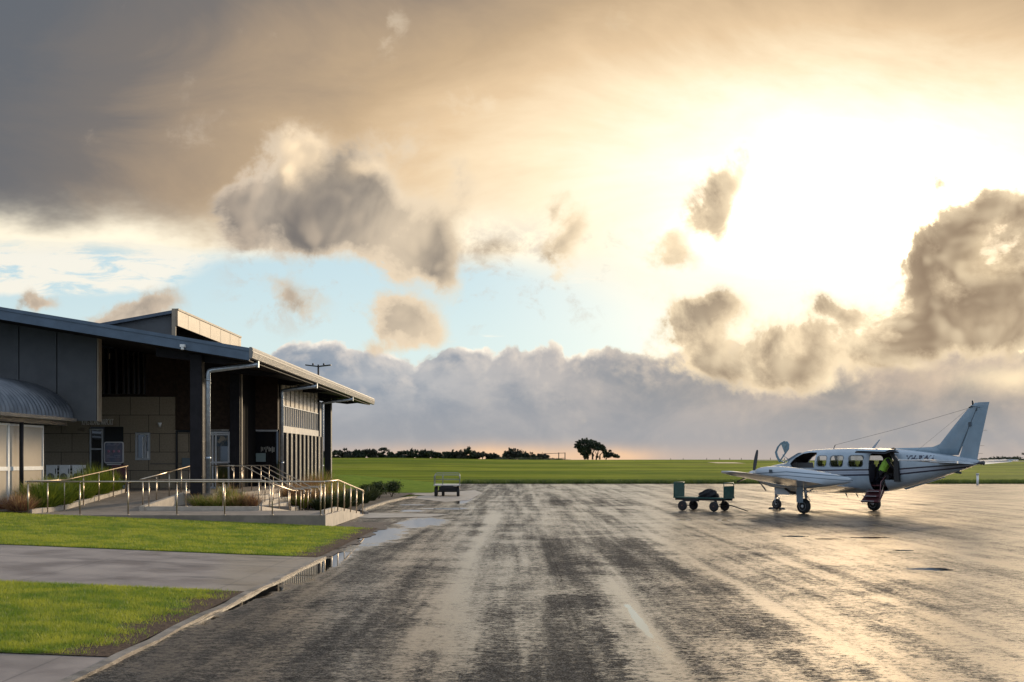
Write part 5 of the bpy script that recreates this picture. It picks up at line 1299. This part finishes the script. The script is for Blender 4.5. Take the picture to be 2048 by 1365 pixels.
# airfoil helper
def foil(n_=14):
    up = []; lo = []
    for i in range(n_ + 1):
        x = (1 - math.cos(math.pi * i / n_)) / 2; t = 5 * (.2969 * math.sqrt(x) - .126 * x - .3516 * x ** 2 + .2843 * x ** 3 - .1036 * x ** 4)
        up.append((x, t)); lo.append((x, -t))
    return up + lo[-2:0:-1]
F_ = foil()
def wingloft(secs, name, m_, vertical=False, hide=False):
    """secs: (a_le, chord, thickness ratio, y, z)"""
    rings_ = []
    for (a_, ch, tr_, y, z) in secs:
        if vertical: rings_.append([(-(a_ + x * ch), y + t * tr_ * ch, z) for x, t in F_])
        else: rings_.append([(-(a_ + x * ch), y, z + t * tr_ * ch) for x, t in F_])
    return MB().loft(rings_).build(name, m_, AC, local=True)
wing_m = mat('wing_paint', (.58, .58, .58), .18, var=.06, vscale=4, coat=.5)
for s_ in (1, -1):
    wg = wingloft([(-1.35, 2.75, .13, s_ * .45, .95), (-1.10, 2.40, .14, s_ * 1.2, 1.02), (-.88, 1.95, .15, s_ * 2.0, 1.11), (-.72, 1.66, .14, s_ * 3.6, 1.30), (-.55, 1.28, .12, s_ * 5.6, 1.535), (-.50, 1.12, .11, s_ * 5.9, 1.575), (-.40, .85, .09, s_ * 6.1, 1.60), (-.25, .5, .06, s_ * 6.2, 1.61)], 'wing', wing_m)
    q = MB(); q.bar((-.78, s_ * 3.4, 1.30), (-.66, s_ * 5.5, 1.55), .012, .02); q.build('aileron_gap', seal, wg, local=True)
    q = MB(); q.boxp((.02, s_ * 6.0 - .03, 1.56), (.3, s_ * 6.0 + .19, 1.64)); q.build('wingtip_light', mat('lamp_glass', (.5, .45, .4), .1), wg, local=True, bevel=.02)
    # nacelle
    NS = [(-2.50, 1.60, 1.34, .13), (-2.38, 1.68, 1.25, .24), (-2.15, 1.745, 1.17, .31), (-1.8, 1.785, 1.08, .37), (-1.2, 1.785, .97, .42), (-.5, 1.745, .92, .42), (.3, 1.66, .96, .38), (1.1, 1.55, 1.04, .30), (1.7, 1.455, 1.13, .20), (2.12, 1.37, 1.22, .07)]
    rr_ = [[(p[0], p[1] + s_ * 2.0, p[2]) for p in ring(a_, 24, 1.0, (zt, zb, hw))] for a_, zt, zb, hw in NS]
    nc = MB().loft(rr_).build('nacelle', nac_m, AC, local=True)
    q = MB(); 
    for sy_ in (-1, 1): q.lathe([(.0, 0), (.10, 0), (.115, .012), (.0, .012)], (2.40, s_ * 2.0 + sy_ * .17, 1.40), 'x', 14)
    q.build('air_intake', black_m, nc, local=True)
    q = MB(); q.tube([(1.2, s_ * 2.0 - .22, .93), (.95, s_ * 2.0 - .22, .80), (.7, s_ * 2.0 - .22, .76)], .05, 8); q.build('exhaust', black_m, nc, local=True)
    if s_ > 0:
        q = MB(); q.box((1.36, s_ * 2.0 + .425, 1.60), (.15, .01, .12)); q.build('vent', seal, nc, local=True)
    # dark locker end seen behind the wing
    # propeller
    hub = Vector((2.62, s_ * 2.0, 1.46))
    pr = MB().lathe([(.0, .30), (.05, .285), (.11, .20), (.15, .08), (.165, -.06), (.0, -.06)], hub, 'x', 20).build('propeller', mat('spinner', (.5, .5, .52), .25, .6), AC, local=True)
    for k, deg in enumerate((-13, 107, 227)):
        th_ = R(deg if s_ > 0 else deg + 22); q = MB(); rings_ = []
        for (rr0, ch, pit, thk) in ((.10, .07, 75, .6), (.22, .11, 62, .28), (.42, .14, 46, .14), (.68, .135, 34, .10), (.88, .11, 26, .09), (.975, .085, 22, .09), (1.0, .03, 22, .1)):
            dirv = Vector((0, math.sin(th_), math.cos(th_))); tan = Vector((0, math.cos(th_), -math.sin(th_))); ax = Vector((1, 0, 0))
            cdir = tan * math.cos(R(pit)) + ax * math.sin(R(pit)); nd = cdir.cross(dirv)
            rings_.append([tuple(hub + dirv * rr0 + cdir * ((x - .4) * ch) + nd * (t * thk * ch)) for x, t in F_])
        q.loft(rings_); q.build('blade', mat('prop_black', (.018, .018, .020), .4), pr, local=True)
# fin with dorsal fillet, rudder
q = MB()
def vsec(z, ale, ate, th_): return [(-(ale + (ate - ale) * x), t * th_, z) for x, t in F_]
fin = wingloft([(4.10, 1.05, .08, 0, 2.20), (4.27, 1.00, .085, 0, 2.46), (4.75, .86, .085, 0, 3.0), (5.25, .70, .085, 0, 3.55), (5.62, .44, .08, 0, 3.93), (5.78, .26, .06, 0, 4.02)], 'fin', plane_p, True)
q = MB(); n_ = 12; rings_ = []
for (a_, zt, w_) in ((2.15, 2.472, .005), (2.8, 2.475, .03), (3.5, 2.48, .045), (4.1, 2.50, .06), (4.45, 2.62, .06)):
    zb = fsec(a_)[0] - .04; rings_.append([(-a_, -w_, zb), (-a_, -w_ * .6, (zt + zb) / 2 + .01), (-a_, 0, zt), (-a_, w_ * .6, (zt + zb) / 2 + .01), (-a_, w_, zb)])
q.loft(rings_); q.build('dorsal_fillet', plane_p, AC, local=True)
q = MB(); rings_ = []
for (z, ale, ate, w_) in ((1.98, 5.14, 5.86, .035), (2.6, 5.36, 5.98, .04), (3.3, 5.62, 6.15, .035), (3.93, 5.86, 6.30, .025), (4.03, 5.90, 6.33, .018)):
    rings_.append([(-(ale + .004), -w_, z), (-ate, -.004, z), (-ate, .004, z), (-(ale + .004), w_, z)])
q.loft(rings_, smooth=False); rud = q.build('rudder', plane_p, AC, local=True)
q = MB(); q.bar((-5.60, .045, 3.35), (-5.61, .05, 3.2), .02, .14); q.bar((-5.85, .03, 3.84), (-5.87, .03, 3.74), .02, .03); q.bar((-5.15, .045, 2.25), (-5.86, .03, 3.82), .006, .022); q.build('hinge', seal, rud, local=True)
q = MB()
for z in (2.25, 2.52, 3.05): q.boxp((-(6.08 + (z - 2.25) * .2), -.004, z), (-(5.88 + (z - 2.25) * .2), .004, z + .012))
q.build('static_wick', steel, rud, local=True)
q = MB(); q.tube([(-5.70, 0, 3.95), (-5.69, 0, 4.10)], .03, 8); q.bar((-5.55, 0, 3.86), (-5.75, .12, 3.90), .03, .03); q.bar((-5.75, .12, 3.90), (-6.05, .12, 3.84), .015, .015); q.build('beacon', black_m, AC, local=True)
# tailplane with horn balanced elevators
for s_ in (1, -1):
    sb = wingloft([(4.55, 1.15, .10, s_ * .08, 1.93), (4.75, .92, .10, s_ * 1.4, 1.985), (4.93, .70, .095, s_ * 2.35, 2.02), (4.98, .60, .08, s_ * 2.45, 2.025)], 'tailplane', plane_p)
    q = MB(); q.prism([(-4.72, s_ * 2.46), (-5.72, s_ * 2.46), (-5.68, s_ * 2.88), (-4.90, s_ * 2.95), (-4.72, s_ * 2.86)], 2.0, 2.05, 'z'); el = q.build('elevator_horn', wing_m, AC, local=True, bevel=.012)
    rings_ = [[(-(5.55 - (y - .1) * .05), s_ * y, 1.93 + y * .04 + .04), (-(5.98 - (y - .1) * .11), s_ * y, 1.87 + y * .04), (-(5.55 - (y - .1) * .05), s_ * y, 1.93 + y * .04 - .04)] for y in (.1, 1.3, 2.45)]
    MB().loft(rings_, smooth=False).build('elevator', wing_m, AC, local=True)
MB().lathe([(.0, .28), (.035, .25), (.06, .12), (.075, 0), (0, 0)], (-6.12, 0, 1.93), 'x', 12).build('tail_cone', mat('dark_cap', (.04, .04, .05), .4), AC, local=True)
MB().bar((-4.9, 0, 1.62), (-5.25, 0, 1.58), .05, .08).build('tail_skid', seal, AC, local=True)
MB().prism([(-2.9, .98), (-4.6, 1.44), (-4.6, 1.40), (-3.0, .94)], -.02, .02, 'y').build('ventral_strake', plane_p, AC, local=True)
# antennas and wires
q = MB(); q.prism([(-1.60, 2.46), (-1.48, 2.47), (-1.82, 2.80), (-1.86, 2.80)], -.012, .012, 'y'); q.build('blade_antenna', mat('ant', (.35, .38, .42), .4), AC, local=True)
q = MB(); q.tube([(.32, 0, 2.45), (.22, 0, 2.62)], .014, 6); q.build('antenna_mast', black_m, AC, local=True)
wire = mat('aerial_wire', (.16, .14, .13), .5)
MB().tube([(.22, 0, 2.62), (-2.7, 0, 3.20), (-5.62, 0, 3.86)], .006, 5).build('aerial_wire', wire, AC, local=True)
MB().tube([(-3.55, .18, 2.34), (-5.5, .02, 3.80)], .004, 5).build('aerial_wire', wire, AC, local=True)
q = MB(); q.tube([(-1.35, .2, .78), (-1.42, .2, .66), (-1.50, .2, .52), (-1.38, .2, .47)], .013, 6); q.build('tail_tie', black_m, AC, local=True)
q = MB()
for a_ in (.25, .75): q.prism([(-a_, .75), (-a_ - .06, .75), (-a_ - .12, .57)], -.01, .01, 'y')
q.build('belly_antenna', seal, AC, local=True)
# landing gear
def gear(parent_name, c, r, w_, top, side):
    lg = MB().tube([(c[0], c[1] + side, c[2]), (c[0] + .03, c[1] + side, c[2] + .28)], .035, 8).tube([(c[0] + .03, c[1] + side, c[2] + .28), (c[0] + .06, c[1] + side * .8, top)], .055, 10).tube([(c[0], c[1] + side, c[2]), (c[0], c[1], c[2])], .03, 8)
    lg.tube([(c[0] - .02, c[1] + side, c[2] + .10), (c[0] - .16, c[1] + side, c[2] + .22), (c[0] - .02, c[1] + side, c[2] + .38)], .015, 6)
    o = lg.build('landing_gear', mat('gear_grey', (.45, .45, .46), .4, .4), AC, local=True)
    wheel(o, c, r, w_, 'y', mat('wheel_white', (.62, .62, .62), .35), .58)
    return o
for s_ in (1, -1):
    g_ = gear('landing_gear', (0, s_ * 2.1, .285), .285, .20, 1.05, -s_ * .17)
    MB().boxp((-.14, s_ * 2.30, .42), (.17, s_ * 2.32, 1.02)).build('gear_door', plane_p, g_, local=True, bevel=.006)
    q = MB(); q.tube([(0, s_ * 1.95, .8), (0, s_ * 1.3, 1.0)], .025, 6); q.build('drag_brace', galv, g_, local=True)
g_ = gear('landing_gear', (3.2, 0, .215), .215, .15, .9, .0)
q = MB()
for s_ in (1, -1): q.boxp((2.35, s_ * .22 - .01, .62), (3.05, s_ * .22 + .01, .88))
q.build('gear_door', mat('door_grey', (.42, .44, .46), .4), g_, local=True)
q = MB(); q.tube([(3.2, -.11, .215), (3.2, -.11, .5), (3.2, .11, .5), (3.2, .11, .215)], .018, 6); q.tube([(3.22, 0, .5), (3.08, 0, .60), (3.22, 0, .72)], .015, 6); q.tube([(3.2, -.14, .62), (3.2, .14, .62)], .015, 6); q.build('fork', galv, g_, local=True)
for x in (3.48, 2.92):
    ch = MB().prism([(x - .09, 0), (x + .09, 0), (x, .075)], -.12, .12, 'y').build('wheel_chock', black_m)
    ch.matrix_world = Matrix.Translation(AC.location) @ Matrix.Rotation(PHI, 4, 'Z')
    tag(ch, 'small black chock on the ground %s the nose wheel' % ('in front of' if x > 3.2 else 'behind'), 'wheel chock')
# airstair (lower door half), upper door half, pilot hatch
D_ = MB(); p0 = Vector((-2.18, .66, .88)); p1 = Vector((-2.16, 1.02, .50))
dirv = (p1 - p0)
q = MB()
q._a([(-1.86, .655, .90), (-2.56, .655, .90), (-2.56, .69, .93), (-1.86, .69, .93), (-1.80, 1.02, .46), (-2.60, 1.02, .46), (-2.60, 1.06, .49), (-1.80, 1.06, .49)], [(0, 1, 2, 3), (7, 6, 5, 4), (0, 4, 5, 1), (1, 5, 6, 2), (2, 6, 7, 3), (3, 7, 4, 0)])
sd_ = q.build('airstair', maroon, AC, local=True)
for k in range(3):
    f = .12 + k * .40; y = .70 + .36 * f; z = .92 - .44 * f
    MB().box((-2.2 , y + .09, z), (.58, .20, .022)).build('step', mat('step_tread', (.16, .05, .055), .6), sd_, local=True)
    MB().box((-2.2, y + .19, z + .012), (.58, .014, .022)).build('nosing', galv, sd_, local=True)
q = MB(); q.boxp((-1.80, .66, .80), (-1.86, 1.05, .96)); 
MB().tube([(-2.58, .68, 1.22), (-2.58, 1.04, .50)], .012, 6).build('cable', steel, sd_, local=True)
MB().tube([(-2.58, .66, 1.42), (-2.57, .90, 1.22), (-2.58, 1.0, .55)], .014, 6).build('handrail', mat('rail_maroon', (.22, .10, .11), .4), sd_, local=True)
q = MB(); ud = [(-1.70, .50, 2.405), (-3.05, .46, 2.36)]
rings_ = []
for (y, z, e) in ((.56, 2.365, 0), (.80, 2.42, 0), (1.02, 2.40, .05), (1.16, 2.33, .16)):
    rings_.append([(-1.62, y, z), (-3.06 + e, y - .04, z - .04), (-3.06 + e, y - .04, z - .08), (-1.62, y, z - .04)])
q.loft(rings_, smooth=False); ud_ = q.build('upper_door', mat('door_inside', (.03, .03, .04), .5), AC, local=True)
rings_ = [[(p[0], p[1], p[2] + .046) for p in (r_[0], r_[1])] + [(p[0], p[1], p[2] + .042) for p in (r_[1], r_[0])] for r_ in rings_]
MB().loft(rings_, smooth=False).build('door_skin', plane_p, ud_, local=True)
# cargo door half, swung back against the side
q = MB(); q._a([(-3.06, hwid(3.06, 1.3) + .02, 1.26), (-3.06, .64, 2.02), (-2.86, .62, 2.28), (-3.06, .70, 1.26), (-3.12, .72, 1.30)], [(0, 1, 2)])
q = MB(); q.prism([(-2.98, 1.24), (-3.20, 1.24), (-3.13, 2.02), (-2.83, 2.33), (-2.76, 2.30), (-2.97, 2.02)], .60, .70, 'y'); q.build('cargo_door_edge', black_m, AC, local=True)
# pilot hatch open above the windscreen
def hz_(u, v):   # outline points given as aft/height pairs on the hatch plane
    return (-u, v)
hatch = [(-2.34, 1.94), (-2.50, 2.16), (-2.56, 2.34), (-2.44, 2.56), (-2.26, 2.72), (-2.08, 2.79), (-1.92, 2.77), (-1.83, 2.66), (-1.85, 2.46), (-2.02, 2.28), (-2.22, 2.06)]
inn = [(sum(p[0] for p in hatch) / len(hatch) + (p[0] - sum(q_[0] for q_ in hatch) / len(hatch)) * .76, sum(p[1] for p in hatch) / len(hatch) + (p[1] - sum(q_[1] for q_ in hatch) / len(hatch)) * .82) for p in hatch]
n_ = len(hatch); yh = .80
vs = [(-p[0], yh, p[1]) for p in hatch] + [(-p[0], yh, p[1]) for p in inn] + [(-p[0], yh + .04, p[1]) for p in hatch] + [(-p[0], yh + .04, p[1]) for p in inn]
fs = [(i, (i + 1) % n_, n_ + (i + 1) % n_, n_ + i) for i in range(n_)] + [(2 * n_ + i, 3 * n_ + i, 3 * n_ + (i + 1) % n_, 2 * n_ + (i + 1) % n_) for i in range(n_)] + \
     [(i, 2 * n_ + i, 2 * n_ + (i + 1) % n_, (i + 1) % n_) for i in range(n_)] + [(n_ + i, n_ + (i + 1) % n_, 3 * n_ + (i + 1) % n_, 3 * n_ + i) for i in range(n_)]
hf = MB()._a(vs, fs).build('pilot_hatch', mat('hatch_paint', (.16, .25, .30), .4), AC, local=True)
MB().prism([(-p[0], p[1]) for p in inn[4:10]], yh + .01, yh + .03, 'y').build('hatch_lining', mat('hatch_lining', (.18, .26, .29), .6, var=.4, vscale=8), hf, local=True)
MB().tube([(2.28, .56, 1.93), (2.36, yh + .02, 2.02)], .03, 6).tube([(2.05, .60, 2.05), (2.2, yh, 2.25)], .015, 6).build('hinge_arm', galv, hf, local=True)
# registration letters on the side
def regxf(c_): 
    a_ = 4.02 - c_.x * -1.0; z = 2.0 + c_.y + c_.x * -.0
    return Vector((-(3.90 + c_.x), hwid(3.90 + c_.x, z) + .003 + c_.z, z))
text_mesh('VH-BWA', .275, 'registration', mat('reg_ink', (.018, .022, .05), .4), AC, regxf, .006, .012)
q = MB(); q.box((-1.16, .664, 1.72), (.16, .008, .014)); q.build('door_latch', seal, AC, local=True)

# ------------------------------------------------------------------ person crouching in the doorway
pl_ = Matrix.Translation(AC.location) @ Matrix.Rotation(PHI, 4, 'Z')
def skin_body(name, verts, edges, radii, m_, parent, lvl=2):
    me = bpy.data.meshes.new(name); me.from_pydata(verts, edges, [])
    o = bpy.data.objects.new(name, me); COL.objects.link(o)
    sk = o.modifiers.new('s', 'SKIN'); sk.use_smooth_shade = True
    for i, r_ in enumerate(radii): me.skin_vertices[0].data[i].radius = (r_, r_) if not isinstance(r_, tuple) else r_
    me.skin_vertices[0].data[0].use_root = True
    sb_ = o.modifiers.new('d', 'SUBSURF'); sb_.levels = lvl; sb_.render_levels = lvl
    bpy.context.view_layer.update()
    nm = bpy.data.meshes.new_from_object(o.evaluated_get(bpy.context.evaluated_depsgraph_get()))
    o.modifiers.clear(); o.data = nm; nm.name = name; nm.materials.clear(); nm.materials.append(m_)
    o.parent = parent; return o
pe = thing('person', 'crouching person in a lime yellow high visibility vest bent forward inside the open plane doorway', 'person', (0, 0, 0))
pe.matrix_world = pl_ @ Matrix.Translation((-2.18, .34, 1.06)) @ Matrix.Rotation(R(200), 4, 'Z') @ Matrix.Scale(1.08, 4)
skin_m = mat('skin', (.42, .24, .17), .55)
trous = mat('dark_trousers', (.02, .018, .02), .8)
# local frame: x = direction the person faces
V_p = [(0, 0, .42), (.05, 0, .58), (.14, 0, .76), (.24, 0, .92), (.31, 0, 1.0), (.38, 0, 1.07),          # pelvis, belly, chest, shoulders, neck, head base
       (.26, .19, .90), (.38, .25, .68), (.52, .20, .52),                                             # left arm
       (.26, -.19, .90), (.40, -.24, .70), (.54, -.18, .56),                                          # right arm
       (.03, .10, .40), (.36, .16, .36), (.06, .14, .10), (.20, .15, .05),                            # left leg
       (.03, -.10, .40), (.32, -.15, .30), (.02, -.13, .07), (.14, -.14, .04)]
E_p = [(0, 1), (1, 2), (2, 3), (3, 4), (4, 5), (3, 6), (6, 7), (7, 8), (3, 9), (9, 10), (10, 11), (0, 12), (12, 13), (13, 14), (14, 15), (0, 16), (16, 17), (17, 18), (18, 19)]
Rd = [(.15, .13), (.14, .12), (.16, .125), (.12, .10), .055, .06, .065, .048, .034, .065, .048, .034, .095, .068, .045, .042, .095, .068, .045, .042]
body = skin_body('body', V_p, E_p, Rd, trous, pe)
q = MB(); rings_ = []
for (r_, dx_, z) in ((.001, .0, -.13), (.055, .02, -.12), (.075, .015, -.07), (.088, .005, 0), (.086, -.005, .06), (.06, -.01, .11), (.001, -.01, .13)):
    rings_.append([(.43 + dx_ + r_ * 1.08 * math.cos(t), r_ * .88 * math.sin(t), 1.17 + z) for t in np.linspace(0, 2 * math.pi, 15)[:-1]])
q.loft(rings_); q.tube([(.515, 0, 1.19), (.54, 0, 1.155), (.515, 0, 1.145)], [.008, .016, .012], 6)
for s_ in (-1, 1): q.tube([(.43, s_ * .078, 1.19), (.42, s_ * .09, 1.175), (.43, s_ * .08, 1.14)], [.012, .016, .008], 6)
hd = q.build('head', skin_m, pe, local=True)
q = MB()
for s_ in (-1, 1): q.lathe([(0, .0), (.009, .003), (0, .006)], (.508, s_ * .031, 1.185), 'x', 8)
q.bar((.513, -.02, 1.115), (.513, .02, 1.115), .006, .006); q.build('face_features', black_m, hd, local=True)
q = MB(); q.loft([[(.415 + r_ * 1.12 * math.cos(t) - .012, r_ * .95 * math.sin(t), 1.19 + z) for t in np.linspace(0, 2 * math.pi, 15)[:-1]] for (r_, z) in ((.088, -.04), (.094, .02), (.09, .07), (.062, .115), (.001, .135))]); q.build('hair', mat('dark_hair', (.02, .015, .012), .8), hd, local=True)
hv = mat('hi_vis', (.33, .60, .06), .6, var=.12, vscale=9)
VV = [(.02, 0, .46), (.05, 0, .58), (.14, 0, .76), (.235, 0, .915), (.27, .15, .90), (.27, -.15, .90)]
skin_body('vest', VV, [(0, 1), (1, 2), (2, 3), (3, 4), (3, 5)], [(.175, .15), (.17, .145), (.19, .15), (.15, .125), .09, .09], hv, pe)
refl = mat('reflective_tape', (.62, .64, .62), .3, .3)
q = MB(); q.lathe([(.190, -.02), (.192, .02)], (.075, 0, .62), 'z', 24); 
# hands: palm and five curled fingers each
for s_, w_ in ((1, V_p[8]), (-1, V_p[11])):
    v_ = [w_, (w_[0] + .04, w_[1] - s_ * .01, w_[2] - .035)]; e_ = [(0, 1)]; r_ = [(.028, .018), (.036, .014)]
    for k in range(4):
        oy = (k - 1.5) * .019; ln = (.030, .036, .034, .026)[k]; b0 = len(v_)
        v_ += [(w_[0] + .055, w_[1] + oy, w_[2] - .05), (w_[0] + .055 + ln, w_[1] + oy * 1.1, w_[2] - .075), (w_[0] + .05 + ln, w_[1] + oy, w_[2] - .075 - ln)]
        e_ += [(1, b0), (b0, b0 + 1), (b0 + 1, b0 + 2)]; r_ += [.0095, .0085, .007]
    b0 = len(v_); v_ += [(w_[0] + .02, w_[1] - s_ * .045, w_[2] - .03), (w_[0] + .05, w_[1] - s_ * .055, w_[2] - .055)]; e_ += [(0, b0), (b0, b0 + 1)]; r_ += [.012, .009]
    skin_body('hand', v_, e_, r_, skin_m, pe, 1)
